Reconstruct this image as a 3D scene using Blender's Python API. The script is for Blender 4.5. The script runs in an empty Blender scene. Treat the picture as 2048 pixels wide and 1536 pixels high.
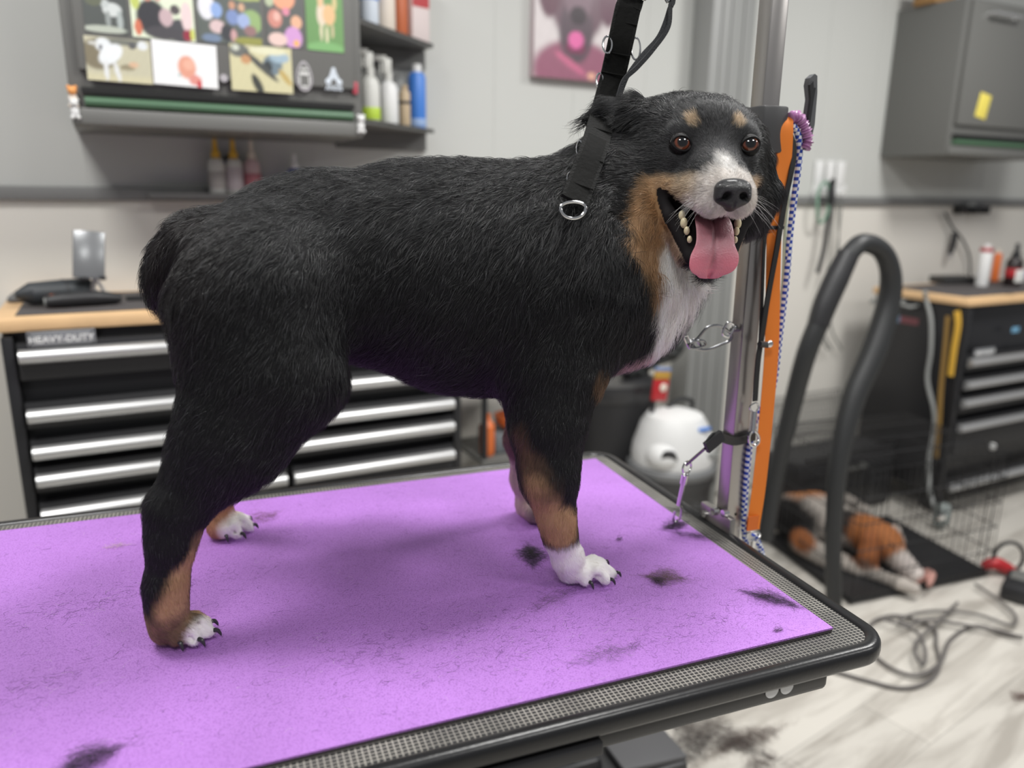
import bpy, bmesh, math, random
import numpy as np
from mathutils import Vector, Matrix
random.seed(5)
S = bpy.context.scene
COL = S.collection
R_ = math.radians
# ---------------------------------------------------------------- camera
HC = 1.31
FPX, CX, CY = 1539.0, 1024.0, 768.0
_p, _r, _h = R_(14.05), R_(0.8), R_(68.8)
FW = np.array([math.cos(_h)*math.cos(_p), math.sin(_h)*math.cos(_p), -math.sin(_p)])
_r0 = np.array([math.sin(_h), -math.cos(_h), 0.0]); _u0 = np.cross(_r0, FW)
RT = math.cos(_r)*_r0 + math.sin(_r)*_u0
UP = -math.sin(_r)*_r0 + math.cos(_r)*_u0
CAM = np.array([0, 0, HC])
cd = bpy.data.cameras.new('camera'); cam = bpy.data.objects.new('camera', cd); COL.objects.link(cam)
cd.sensor_width = 36.0; cd.lens = 36*FPX/2048
cam.matrix_world = Matrix(((RT[0], UP[0], -FW[0], 0), (RT[1], UP[1], -FW[1], 0), (RT[2], UP[2], -FW[2], HC), (0, 0, 0, 1)))
cd.dof.use_dof = True; cd.dof.focus_distance = 0.90; cd.dof.aperture_fstop = 2.4
cd.clip_start = 0.02
S.camera = cam
S.view_settings.view_transform = 'Standard'; S.view_settings.look = 'None'
S.view_settings.gamma = 1; S.view_settings.use_curve_mapping = False
S.view_settings.exposure = 0.0
# ---------------------------------------------------------------- light
w = bpy.data.worlds.new('world'); S.world = w; w.use_nodes = True
w.node_tree.nodes['Background'].inputs[0].default_value = (0.93, 0.95, 1.0, 1)
w.node_tree.nodes['Background'].inputs[1].default_value = 0.24
def area(x, y, z, sx, sy, power, col=(1, 0.99, 0.965)):
    l = bpy.data.lights.new('ceiling_panel_light', 'AREA'); l.shape = 'RECTANGLE'; l.size = sx; l.size_y = sy
    l.energy = power; l.color = col
    o = bpy.data.objects.new('ceiling_panel_light', l); COL.objects.link(o); o.location = (x, y, z)
    return o
for x, y, pw in ((-0.6, 1.2, 25), (0.9, 1.05, 31), (2.6, 1.2, 36), (-0.4, -0.5, 16), (1.2, -0.6, 16), (3.0, -0.5, 18)):
    area(x, y, 2.68, 0.5, 0.5, pw)

# ---------------------------------------------------------------- projection helpers (photo pixel + a real plane -> place)
def ray(x, y):
    d = FW*FPX + RT*(x-CX) - UP*(y-CY)
    return d/np.linalg.norm(d)
def atY(x, y, Y): d = ray(x, y); return CAM + d*(Y/d[1])
def atZ(x, y, Z): d = ray(x, y); return CAM + d*((Z-HC)/d[2])
def atX(x, y, X): d = ray(x, y); return CAM + d*(X/d[0])
def ppm(P): return FPX/float((np.asarray(P)-CAM) @ FW)
WA = R_(6.3)
WU = np.array([math.cos(WA), math.sin(WA), 0.0]); WN = np.array([-math.sin(WA), math.cos(WA), 0.0])
def atW(x, y, n):            # point on the plane parallel to the back wall, n metres out
    d = ray(x, y); return CAM + d*(n/(d @ WN))
def wf(P): return (float(P @ WU), float(P @ WN), float(P[2]))
def W(u, n, z): p = WU*u + WN*n; return (p[0], p[1], z)
MZ = 0.8278                  # top of the purple mat

# ---------------------------------------------------------------- materials
MATS = {}
def mat(name, col, rough=0.5, metal=0.0, var=0.0, vscale=8.0, bump=0.0, bscale=60.0, spec=0.5, coat=0.0, emit=None, trans=0.0):
    if name in MATS: return MATS[name]
    m = bpy.data.materials.new(name); m.use_nodes = True; nt = m.node_tree; b = nt.nodes['Principled BSDF']
    b.inputs['Base Color'].default_value = (*col, 1); b.inputs['Roughness'].default_value = rough
    b.inputs['Metallic'].default_value = metal; b.inputs['Specular IOR Level'].default_value = spec
    b.inputs['Coat Weight'].default_value = coat; b.inputs['Transmission Weight'].default_value = trans
    if var > 0 or bump > 0:
        tc = nt.nodes.new('ShaderNodeTexCoord')
    if var > 0:
        n = nt.nodes.new('ShaderNodeTexNoise'); n.inputs['Scale'].default_value = vscale; n.inputs['Detail'].default_value = 6
        r = nt.nodes.new('ShaderNodeMapRange'); r.inputs['To Min'].default_value = 1-var; r.inputs['To Max'].default_value = 1+var
        r.inputs['From Min'].default_value = 0.25; r.inputs['From Max'].default_value = 0.75
        mx = nt.nodes.new('ShaderNodeMix'); mx.data_type = 'RGBA'; mx.blend_type = 'MULTIPLY'; mx.inputs[0].default_value = 1
        mx.inputs[6].default_value = (*col, 1)
        nt.links.new(tc.outputs['Object'], n.inputs['Vector']); nt.links.new(n.outputs['Fac'], r.inputs['Value'])
        nt.links.new(r.outputs['Result'], mx.inputs[7]); nt.links.new(mx.outputs[2], b.inputs['Base Color'])
    if bump > 0:
        n2 = nt.nodes.new('ShaderNodeTexNoise'); n2.inputs['Scale'].default_value = bscale; n2.inputs['Detail'].default_value = 4
        bp = nt.nodes.new('ShaderNodeBump'); bp.inputs['Strength'].default_value = bump; bp.inputs['Distance'].default_value = 0.002
        nt.links.new(tc.outputs['Object'], n2.inputs['Vector']); nt.links.new(n2.outputs['Fac'], bp.inputs['Height'])
        nt.links.new(bp.outputs['Normal'], b.inputs['Normal'])
    if emit: b.inputs['Emission Color'].default_value = (*emit[0], 1); b.inputs['Emission Strength'].default_value = emit[1]
    MATS[name] = m; return m
def N(m, t, **kw):
    n = m.node_tree.nodes.new(t)
    for k, v in kw.items():
        if hasattr(n, k): setattr(n, k, v)
        else: n.inputs[k].default_value = v
    return n
def L(m, a, b): m.node_tree.links.new(a, b)
def srgb(r, g, b):
    f = lambda c: (c/255/12.92) if c/255 <= 0.04045 else ((c/255+0.055)/1.055)**2.4
    return (f(r), f(g), f(b))

# ---------------------------------------------------------------- mesh building
class MB:
    def __init__(s): s.bm = bmesh.new()
    def box(s, c, d, bev=0.0, rot=None, seg=2):
        g = bmesh.ops.create_cube(s.bm, size=1.0)['verts']
        M = Matrix.Translation(Vector(c)) @ (rot.to_4x4() if rot else Matrix.Identity(4)) @ Matrix.Diagonal((*d, 1))
        if bev > 0:
            bmesh.ops.transform(s.bm, matrix=Matrix.Diagonal((*d, 1)), verts=g)
            es = list({e for v in g for e in v.link_edges})
            r = bmesh.ops.bevel(s.bm, geom=es, offset=min(bev, min(d)*0.49), segments=seg, affect='EDGES', profile=0.5)
            vs = list({v for f in r['faces'] for v in f.verts} | {v for v in g if v.is_valid})
            bmesh.ops.transform(s.bm, matrix=Matrix.Translation(Vector(c)) @ (rot.to_4x4() if rot else Matrix.Identity(4)), verts=vs)
        else: bmesh.ops.transform(s.bm, matrix=M, verts=g)
        return s
    def _ax(s, a, b):
        a = Vector(a); b = Vector(b); return a, b, (b-a).to_track_quat('Z', 'Y').to_matrix(), (b-a).length
    def cyl(s, a, b, r, r2=None, n=20, cap=True):
        a, b, q, l = s._ax(a, b); r2 = r if r2 is None else r2
        bmesh.ops.create_cone(s.bm, cap_ends=cap, segments=n, radius1=r, radius2=r2, depth=l,
                              matrix=Matrix.Translation((a+b)/2) @ q.to_4x4())
        return s
    def ball(s, c, r, n=16, sc=(1, 1, 1), rot=None):
        M = Matrix.Translation(Vector(c)) @ (rot.to_4x4() if rot else Matrix.Identity(4)) @ Matrix.Diagonal((r*sc[0], r*sc[1], r*sc[2], 1))
        bmesh.ops.create_uvsphere(s.bm, u_segments=n*2, v_segments=n, radius=1, matrix=M); return s
    def lathe(s, prof, c=(0, 0, 0), n=24, rot=None, sc=(1, 1)):     # prof: (radius, z)
        M = Matrix.Translation(Vector(c)) @ (rot.to_4x4() if rot else Matrix.Identity(4))
        rings = []
        for r, z in prof:
            rings.append([s.bm.verts.new(M @ Vector((max(r, 1e-5)*sc[0]*math.cos(2*math.pi*i/n), max(r, 1e-5)*sc[1]*math.sin(2*math.pi*i/n), z))) for i in range(n)])
        for a, b in zip(rings, rings[1:]):
            for i in range(n): s.bm.faces.new((a[i], a[(i+1) % n], b[(i+1) % n], b[i]))
        s.bm.faces.new(rings[0][::-1]); s.bm.faces.new(rings[-1]); return s
    def tube(s, pts, r, n=10, closed=False, smooth=0, up=(0, 0, 1), sec=None):
        """tube (or any cross-section) swept along a path; r may be a list"""
        P = [Vector(p) for p in pts]
        if smooth:
            Q = []; m = len(P)
            for i in range(m if closed else m-1):
                p0 = P[(i-1) % m] if (closed or i > 0) else P[0]; p1 = P[i]; p2 = P[(i+1) % m]
                p3 = P[(i+2) % m] if (closed or i+2 < m) else P[-1]
                for k in range(smooth):
                    t = k/smooth
                    Q.append(0.5*((2*p1)+(-p0+p2)*t+(2*p0-5*p1+4*p2-p3)*t*t+(-p0+3*p1-3*p2+p3)*t**3))
            if not closed: Q.append(P[-1])
            if isinstance(r, (list, tuple)):
                rr = [];  m = len(P)
                for i in range(m if closed else m-1):
                    for k in range(smooth): rr.append(r[i]+(r[(i+1) % m]-r[i])*k/smooth)
                if not closed: rr.append(r[-1])
                r = rr
            P = Q
        m = len(P); rings = []
        if sec is None: sec = [(math.cos(2*math.pi*i/n), math.sin(2*math.pi*i/n)) for i in range(n)]
        n = len(sec); nrm = None
        for i in range(m):
            a = P[(i-1) % m] if (closed or i > 0) else P[0]; b = P[(i+1) % m] if (closed or i < m-1) else P[-1]
            t = (b-a).normalized()
            if nrm is None:
                nrm = Vector(up) - t*Vector(up).dot(t)
                if nrm.length < 1e-3: nrm = Vector((1, 0, 0)) - t*t.x
            else: nrm = nrm - t*nrm.dot(t)
            nrm.normalize(); bi = t.cross(nrm)
            ri = r[i] if isinstance(r, (list, tuple)) else r
            rings.append([s.bm.verts.new(P[i] + (bi*u + nrm*v)*ri) for u, v in sec])
        for i in range(m if closed else m-1):
            a = rings[i]; b = rings[(i+1) % m]
            for k in range(n): s.bm.faces.new((a[k], a[(k+1) % n], b[(k+1) % n], b[k]))
        if not closed: s.bm.faces.new(rings[0][::-1]); s.bm.faces.new(rings[-1])
        return s
    def strap(s, pts, wd, th, up=(0, 1, 0), smooth=6, closed=False):   # flat webbing; 'up' is the direction of its thickness
        a, b = wd/2, th/2
        return s.tube(pts, 1.0, smooth=smooth, up=up, closed=closed, sec=[(-a, -b), (-a*.5, -b), (a*.5, -b), (a, -b), (a, b), (a*.5, b), (-a*.5, b), (-a, b)])
    def prism(s, poly, d, M=None):    # polygon in local xy, extruded d along z
        M = M or Matrix.Identity(4)
        lo = [s.bm.verts.new(M @ Vector((x, y, 0))) for x, y in poly]; hi = [s.bm.verts.new(M @ Vector((x, y, d))) for x, y in poly]
        k = len(poly)
        s.bm.faces.new(lo[::-1]); s.bm.faces.new(hi)
        for i in range(k): s.bm.faces.new((lo[i], lo[(i+1) % k], hi[(i+1) % k], hi[i]))
        return s
    def quad(s, pts): s.bm.faces.new([s.bm.verts.new(Vector(p)) for p in pts]); return s
    def build(s, name, m, parent=None, sharp=0.6, label=None):
        bmesh.ops.recalc_face_normals(s.bm, faces=s.bm.faces)
        me = bpy.data.meshes.new(name); s.bm.to_mesh(me); s.bm.free()
        for p in me.polygons: p.use_smooth = True
        me.set_sharp_from_angle(angle=sharp)
        for q in (m if isinstance(m, (list, tuple)) else [m]): me.materials.append(q)
        o = bpy.data.objects.new(name, me); COL.objects.link(o)
        if parent: o.parent = parent
        if label: o['label'] = label
        return o
def tag(o, label, cat, group=None, kind=None):
    o['label'] = label; o['category'] = cat
    if group: o['group'] = group
    if kind: o['kind'] = kind
    return o
def thing(name, label, cat, loc=(0, 0, 0), rz=0.0, group=None, rot=None):
    o = bpy.data.objects.new(name, None); COL.objects.link(o); o.empty_display_size = 0.05
    o.location = Vector(loc); o.rotation_euler = rot if rot else (0, 0, rz)
    return tag(o, label, cat, group)
def struct(name, mb, m, loc=(0, 0, 0), rz=0.0):
    o = mb.build(name, m); o.location = loc; o.rotation_euler = (0, 0, rz); o['kind'] = 'structure'; return o
def kids(o): return [c for c in COL.objects if c.parent == o]
def dup(o, loc, rz=None, label=None):
    def cp(x, par):
        c = x.copy(); COL.objects.link(c)
        if par is not None: c.parent = par
        for ch in kids(x): cp(ch, c)
        return c
    r = cp(o, None); r.location = Vector(loc)
    if rz is not None: r.rotation_euler = (0, 0, rz)
    if label: r['label'] = label
    return r
def place(o, loc, rz=0.0): o.location = Vector(loc); o.rotation_euler = (0, 0, rz); return o
# ================================================================ ROOM
m_wall = mat('wall_paint', srgb(196, 197, 193), 0.75, bump=0.05, bscale=200)
m_wall2 = mat('wall_white_panel', srgb(226, 222, 214), 0.55)
m_trimg = mat('trim_grey', srgb(122, 122, 121), 0.55)
m_floor = mat('floor_vinyl', (0.6, 0.58, 0.55), 0.42)
nt = m_floor.node_tree; b = nt.nodes['Principled BSDF']
tc = N(m_floor, 'ShaderNodeTexCoord'); mp = N(m_floor, 'ShaderNodeMapping'); mp.inputs['Rotation'].default_value[2] = -0.25
mp2 = N(m_floor, 'ShaderNodeMapping'); mp2.inputs['Scale'].default_value = (0.7, 4.5, 1)
n1 = N(m_floor, 'ShaderNodeTexNoise'); n1.inputs['Scale'].default_value = 3.0; n1.inputs['Detail'].default_value = 9; n1.inputs['Roughness'].default_value = 0.62
n1.inputs['Distortion'].default_value = 0.6
bk = N(m_floor, 'ShaderNodeTexBrick'); bk.inputs['Scale'].default_value = 1; bk.inputs['Brick Width'].default_value = 1.2; bk.inputs['Row Height'].default_value = 0.18
bk.inputs['Mortar Size'].default_value = 0.002; bk.inputs['Color1'].default_value = (0.88, 0.88, 0.88, 1); bk.inputs['Color2'].default_value = (1, 1, 1, 1); bk.inputs['Mortar'].default_value = (0.7, 0.7, 0.7, 1)
cr = N(m_floor, 'ShaderNodeValToRGB'); cr.color_ramp.elements[0].position = 0.36; cr.color_ramp.elements[0].color = (*srgb(176, 170, 161), 1)
cr.color_ramp.elements[1].position = 0.56; cr.color_ramp.elements[1].color = (*srgb(214, 209, 200), 1)
mx = N(m_floor, 'ShaderNodeMix'); mx.data_type = 'RGBA'; mx.blend_type = 'MULTIPLY'; mx.inputs[0].default_value = 1
L(m_floor, tc.outputs['Object'], mp.inputs['Vector']); L(m_floor, mp.outputs[0], mp2.inputs['Vector']); L(m_floor, mp2.outputs[0], n1.inputs['Vector'])
L(m_floor, mp.outputs[0], bk.inputs['Vector']); L(m_floor, n1.outputs['Fac'], cr.inputs['Fac']); L(m_floor, cr.outputs[0], mx.inputs[6])
L(m_floor, bk.outputs['Color'], mx.inputs[7]); L(m_floor, mx.outputs[2], b.inputs['Base Color'])

struct('floor', MB().box((2, 0.5, -0.02), (14, 9, 0.04)), m_floor)
NW = 2.43
mb = MB().box((0, 0.04, 0.66), (12, 0.08, 1.28)); struct('wall_back', mb, m_wall2, W(1.9, NW, 0), WA)
mb = MB().box((0, 0.04, 2.04), (12, 0.08, 1.48))
for k in range(39): mb.box((-5.9+0.305*k, -0.0004, 2.04), (0.004, 0.002, 1.46))
struct('wall_back', mb, m_wall, W(1.9, NW, 0), WA)
struct('trim_1', MB().box((0, -0.009, 1.289), (12, 0.018, 0.036), 0.004), m_trimg, W(1.9, NW, 0), WA)
mb = MB().box((0.10, -0.055, 1.35), (0.205, 0.11, 2.7), 0.006)
for x in (0.045, 0.09, 0.15): mb.box((x, -0.113, 1.35), (0.012, 0.008, 2.69), 0.003)
struct('trim_2', mb, mat('column_grey', srgb(146, 147, 145), 0.45), W(1.996, NW, 0), WA)

# ---------------------------------------------------------------- shared materials
m_blk = mat('black_powder_coat', (0.018, 0.018, 0.02), 0.35)
m_blk2 = mat('black_plastic', (0.02, 0.02, 0.022), 0.45)
m_gry = mat('charcoal_metal', srgb(110, 110, 107), 0.42, 0.0)
m_alu = mat('brushed_aluminium', (0.66, 0.66, 0.66), 0.34, 0.75)
m_chrome = mat('chrome', (0.75, 0.75, 0.75), 0.12, 1.0)
m_wood = mat('pale_beech', srgb(226, 188, 142), 0.5, var=0.08, vscale=12)
m_rub = mat('dark_rubber_mat', srgb(84, 80, 80), 0.75)
m_white = mat('white_plastic', (0.8, 0.8, 0.79), 0.4)
m_wht2 = mat('white_label', (0.72, 0.72, 0.70), 0.5)
m_grn = mat('green_strip', srgb(78, 110, 84), 0.4)
m_deep = mat('deep_black', (0.004, 0.004, 0.004), 0.6)
m_vio = mat('blue_label', srgb(60, 80, 165), 0.45)
m_red = mat('red_plastic', srgb(178, 40, 46), 0.4)
m_yel = mat('yellow_plastic', srgb(226, 178, 66), 0.45)
m_org = mat('orange_plastic', srgb(226, 118, 58), 0.45)
m_blu = mat('blue_plastic', srgb(72, 130, 214), 0.4)
m_tan = mat('tan_plastic', srgb(190, 170, 140), 0.5)
m_steel = mat('brushed_steel', (0.42, 0.40, 0.385), 0.3, 0.9, var=0.06, vscale=3)
m_gcord = mat('grey_cord', srgb(150, 152, 150), 0.6)
m_plate = mat('badge_silver', srgb(150, 152, 156), 0.35, 0.5)

def text(s, size, m, parent, loc, rot, name='lettering', ext=0.0006, bold=0.0):
    cu = bpy.data.curves.new(name, 'FONT'); cu.body = s; cu.size = size; cu.extrude = ext; cu.align_x = 'CENTER'; cu.align_y = 'CENTER'
    cu.offset = bold; cu.materials.append(m)
    o = bpy.data.objects.new(name, cu); me = bpy.data.meshes.new_from_object(o); bpy.data.objects.remove(o); me.name = name
    o = bpy.data.objects.new(name, me); COL.objects.link(o); o.parent = parent; o.location = loc; o.rotation_euler = rot; return o
FACE = (math.pi/2, 0, 0)     # text facing -y

# ---------------------------------------------------------------- tool chests
def chest(label, u, n, top, w, rows, split, badge_x, d=0.41, opened=None):
    t = thing('tool_chest', label, 'tool chest', W(u, n, 0), WA)
    h = top-0.03
    bm = MB().box((w/2, d/2+0.01, (h+0.1)/2+0.0), (w, d-0.02, h-0.1), 0.006)
    bm.box((0.012, 0.0, h/2+0.04), (0.024, 0.03, h-0.1), 0.004).box((w-0.012, 0.0, h/2+0.04), (0.024, 0.03, h-0.1), 0.004)
    bm.build('body', m_blk, t)
    top_o = MB().box((w/2, d/2-0.005, top-0.015), (w+0.03, d+0.03, 0.03), 0.006).build('worktop', m_wood, t, label='pale wooden worktop')
    MB().box((w/2, d/2-0.005, top+0.0012), (w-0.06, d-0.06, 0.0028), 0.001).build('worktop_mat', m_rub, top_o)
    zs = [h-0.012] + rows
    for k, z in enumerate(rows):
        zt = (h-0.05) if k == 0 else (rows[k-1]+rows[k])/2+0.008
        zb = (rows[k]+rows[k+1])/2+0.012 if k+1 < len(rows) else 0.12
        cols = [(0.028, w-0.028)] if (split is None or k == 0) else [(0.028, split-0.006), (split+0.006, w-0.028)]
        for a, c in cols:
            y = -0.012 - (0.02 if opened and opened == (k, a < 0.1) else 0)
            dr = MB().box(((a+c)/2, y, (z+0.03+zb)/2), (c-a, 0.02, max(0.03, z+0.03-zb-0.002)), 0.003).build('drawer', m_blk2, t)
            hd = MB()
            prof = [(0.0, -0.016), (0.008, -0.017), (0.020, -0.010), (0.024, 0.0), (0.020, 0.010), (0.008, 0.015), (0, 0.015)]
            M = Matrix.Translation((a+0.004, y-0.010, z)) @ Matrix(((0, 0, 1, 0), (-1, 0, 0, 0), (0, 1, 0, 0), (0, 0, 0, 1)))
            hd.prism(prof, c-a-0.008, M)
            hd.build('handle', m_alu, dr, sharp=0.9)
    bg = MB().box((badge_x, -0.024, rows[0]+0.037), (0.135, 0.006, 0.034), 0.0025).build('badge', m_plate, t, label='silver nameplate')
    text('HEAVY-DUTY', 0.021, m_white, bg, (badge_x, -0.0275, rows[0]+0.035), FACE, bold=0.0004)
    for s in (-1, 1):
        for zz in (-0.012, 0.012): MB().cyl((badge_x+s*0.062, -0.029, rows[0]+0.037+zz), (badge_x+s*0.062, -0.026, rows[0]+0.037+zz), 0.0025, n=8).build('rivet', m_blk, bg)
    for x in (0.06, w-0.06):
        for y in (0.06, d-0.06):
            MB().cyl((x-0.015, y, 0.05), (x+0.015, y, 0.05), 0.05, n=20).box((x, y, 0.09), (0.05, 0.04, 0.03)).build('caster', m_blk2, t)
    return t
def zW(x, y, n): return float(atW(x, y, n)[2])
rowsL = [zW(180, 704, 1.975), zW(150, 824, 1.975), zW(150, 897, 1.975), zW(150, 952, 1.975), zW(150, 1022, 1.975)]
chest('black tool chest of silver-handled drawers standing behind the big dog', -0.232, 2.0, 1.024, 1.10, rowsL, 0.60, 0.118)
rowsR = [zW(1990, 718, 1.84), zW(1925, 771, 1.84), zW(1918, 808, 1.84), zW(1910, 858, 1.84), zW(2020, 944, 1.84)]
chest('black tool chest of drawers behind the wire crate, grey cord down its side', 2.985, 1.86, 0.925, 1.15, rowsR, None, 0.13)

# ---------------------------------------------------------------- wall cabinets
def wall_cabinet(label, u0, u1, nf, z0, z1):
    t = thing('wall_cabinet', label, 'wall cabinet', W(u0, nf, z0), WA)
    w = u1-u0; d = NW-nf-0.001; h = z1-z0
    MB().box((w/2, d/2, h/2), (w, d, h), 0.004).build('body', m_gry, t)
    dr = MB().box((w/2, -0.008, h/2+0.055), (w-0.05, 0.016, h-0.13), 0.003).build('door', m_gry, t)
    MB().box((w/2, -0.002, 0.077), (w-0.05, 0.02, 0.012)).build('door_gap', m_deep, t)
    MB().cyl((0.03, -0.008, 0.052), (w-0.03, -0.008, 0.052), 0.011, n=12).build('green_strip', m_grn, t)
    MB().box((w/2, -0.004, 0.02), (w-0.012, 0.02, 0.036), 0.004).build('lower_rail', m_gry, t)
    return t, dr
cabA, doorA = wall_cabinet('charcoal wall cabinet with pet photos stuck all over its door', -0.045, 0.638, 2.11, 1.444, 2.06)
cabB, doorB = wall_cabinet('charcoal wall cabinet with a yellow sticky note on its door', 3.10, 3.80, 2.12, 1.480, 2.081)
hb = MB().tube([(0.12, -0.016, 0.545), (0.12, -0.045, 0.545), (0.30, -0.045, 0.545), (0.30, -0.016, 0.545)], 0.007, n=8); hb.build('handle', m_alu, doorB)

def photo_card(name, label, cat, loc, w, h, fn, group=None, rz=WA, tilt=0.0, nx=44, frame=None, th=0.0015, ptname='card'):
    """flat printed card: the print is carried by a vertex colour grid on the card's own face"""
    ny = max(4, int(nx*h/w)); bm = bmesh.new(); V = []
    for j in range(ny+1):
        V.append([bm.verts.new(((i/nx-0.5)*w, -th, (j/ny-0.5)*h)) for i in range(nx+1)])
    for j in range(ny):
        for i in range(nx): bm.faces.new((V[j][i], V[j][i+1], V[j+1][i+1], V[j+1][i]))
    me = bpy.data.meshes.new(name); 
    bk = bmesh.ops.create_cube(bm, size=1.0, matrix=Matrix.Translation((0, 0-th*0.45, 0)) @ Matrix.Diagonal((w, th*0.9, h, 1)))
    bm.to_mesh(me); bm.free()
    co = np.zeros(len(me.vertices)*3); me.vertices.foreach_get('co', co); co = co.reshape(-1, 3)
    c = np.ones((len(co), 4)); c[:, :3] = fn(co[:, 0]/w+0.5, co[:, 2]/h+0.5)
    ca = me.color_attributes.new('print', 'FLOAT_COLOR', 'POINT'); ca.data.foreach_set('color', c.ravel())
    if 'print' not in MATS:
        m = bpy.data.materials.new('printed_paper'); m.use_nodes = True; a = N(m, 'ShaderNodeAttribute', attribute_name='print')
        L(m, a.outputs['Color'], m.node_tree.nodes['Principled BSDF'].inputs['Base Color']); m.node_tree.nodes['Principled BSDF'].inputs['Roughness'].default_value = 0.3
        MATS['print'] = m
    me.materials.append(MATS['print'])
    o = bpy.data.objects.new(name, me); COL.objects.link(o); o.location = Vector(loc); o.rotation_euler = (0, tilt, rz)
    tag(o, label, cat, group); return o
def blobs(bg, items, bg2=None):
    def fn(x, y):
        c = np.empty((len(x), 3)); c[:] = srgb(*bg)
        if bg2:
            t = np.clip((bg2[1]-y)/0.12+0.5, 0, 1)[:, None]; c = c*(1-t)+np.array(srgb(*bg2[0]))*t
        nz = 0.025*np.sin(x*41+y*17)*np.sin(y*37-x*11)
        for (cx, cy, rx, ry, col, *ang) in items:
            a = ang[0] if ang else 0.0
            X = (x-cx)*math.cos(a)+(y-cy)*math.sin(a); Y = -(x-cx)*math.sin(a)+(y-cy)*math.cos(a)
            t = np.clip((1-np.sqrt((X/rx)**2+(Y/ry)**2))*5+0.5, 0, 1)[:, None]
            c = c*(1-t)+np.array(srgb(*col))*t
        return np.clip(c*(1+nz[:, None]), 0, 1)
    return fn
def cabphoto(x0, y0, x1, y1, label, fn, tilt=0.0):
    P0 = wf(atW(x0, (y0+y1)/2, 2.09)); P1 = wf(atW(x1, (y0+y1)/2, 2.09)); A = wf(atW((x0+x1)/2, y0, 2.09)); B = wf(atW((x0+x1)/2, y1, 2.09))
    return photo_card('photo', label, 'photo', W((P0[0]+P1[0])/2, 2.0935, (A[2]+B[2])/2), abs(P1[0]-P0[0])*0.99, abs(A[2]-B[2])*0.985, fn, 'pet photos on the cabinet door', tilt=tilt)
W_, K_ = (236, 236, 234), (60, 60, 64)
cabphoto(166, -22, 254, 66, 'photo of a pale dog standing in a dim snowy yard', blobs((88, 92, 90), [(0.66, 0.55, 0.22, 0.16, (205, 210, 208)), (0.5, 0.68, 0.1, 0.1, (190, 196, 194)), (0.82, 0.3, 0.07, 0.25, (170, 178, 176)), (0.55, 0.32, 0.06, 0.2, (150, 156, 154)), (0.25, 0.75, 0.2, 0.15, (104, 108, 92)), (0.45, 0.08, 0.5, 0.09, (182, 188, 176))]))
cabphoto(261, -22, 388, 79, 'photo of people in black shirts outdoors in front of a bright lawn', blobs((222, 230, 206), [(0.32, 0.42, 0.24, 0.36, (66, 66, 70)), (0.75, 0.2, 0.2, 0.24, (82, 82, 86)), (0.5, 0.13, 0.3, 0.14, (82, 80, 84)), (0.28, 0.88, 0.07, 0.14, (214, 150, 128)), (0.44, 0.88, 0.06, 0.12, (206, 150, 140)), (0.55, 0.45, 0.11, 0.18, (196, 172, 176)), (0.88, 0.5, 0.09, 0.3, (228, 206, 206)), (0.88, 0.12, 0.08, 0.12, (150, 60, 76)), (0.1, 0.2, 0.06, 0.16, (206, 120, 94)), (0.08, 0.75, 0.07, 0.2, (190, 200, 110)), (0.96, 0.15, 0.04, 0.12, (200, 206, 106)), (0.7, 0.62, 0.08, 0.1, (90, 84, 86))]))
cabphoto(394, -22, 522, 88, 'photo of people in pale blue shirts sitting on a bench', blobs((98, 104, 100), [(0.3, 0.95, 0.4, 0.1, (190, 200, 150)), (0.75, 0.9, 0.3, 0.07, (172, 184, 112)), (0.85, 0.45, 0.17, 0.22, (150, 176, 120)), (0.15, 0.65, 0.13, 0.24, (226, 226, 232)), (0.3, 0.6, 0.09, 0.14, (146, 172, 218)), (0.55, 0.5, 0.1, 0.14, (128, 146, 190)), (0.72, 0.45, 0.1, 0.14, (160, 176, 214)), (0.22, 0.9, 0.06, 0.08, (226, 190, 176)), (0.55, 0.72, 0.05, 0.08, (196, 150, 124)), (0.7, 0.7, 0.05, 0.08, (206, 168, 140)), (0.3, 0.3, 0.12, 0.12, (214, 190, 190)), (0.45, 0.2, 0.1, 0.16, (70, 72, 76)), (0.55, 0.16, 0.05, 0.12, (200, 160, 160)), (0.82, 0.28, 0.1, 0.1, (150, 118, 118)), (0.85, 0.08, 0.3, 0.08, (150, 150, 84)), (0.2, 0.08, 0.15, 0.08, (120, 136, 160))]))
cabphoto(531, -22, 606, 94, 'photo of a family of smiling faces, one in a pink top', blobs((96, 98, 96), [(0.5, 0.85, 0.3, 0.2, (232, 164, 132)), (0.12, 0.8, 0.12, 0.12, (180, 190, 160)), (0.55, 0.62, 0.1, 0.07, (216, 140, 160)), (0.25, 0.48, 0.19, 0.16, (204, 140, 128)), (0.3, 0.52, 0.09, 0.08, (226, 180, 168)), (0.82, 0.45, 0.15, 0.12, (226, 176, 146)), (0.72, 0.17, 0.24, 0.2, (206, 156, 206)), (0.3, 0.12, 0.25, 0.12, (226, 198, 190)), (0.8, 0.08, 0.08, 0.06, (236, 180, 110))]))
cabphoto(612, -22, 687, 103, 'photo of a tan and white dog with pointed ears on green grass', blobs((112, 152, 98), [(0.42, 0.6, 0.13, 0.2, (220, 206, 186)), (0.62, 0.6, 0.17, 0.17, (222, 184, 138)), (0.4, 0.82, 0.08, 0.12, (220, 186, 146)), (0.78, 0.8, 0.06, 0.12, (206, 190, 140)), (0.4, 0.32, 0.04, 0.16, (214, 206, 176)), (0.55, 0.26, 0.04, 0.16, (222, 214, 180)), (0.7, 0.34, 0.04, 0.12, (200, 186, 150)), (0.5, 0.05, 0.5, 0.1, (128, 176, 116))]))
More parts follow.
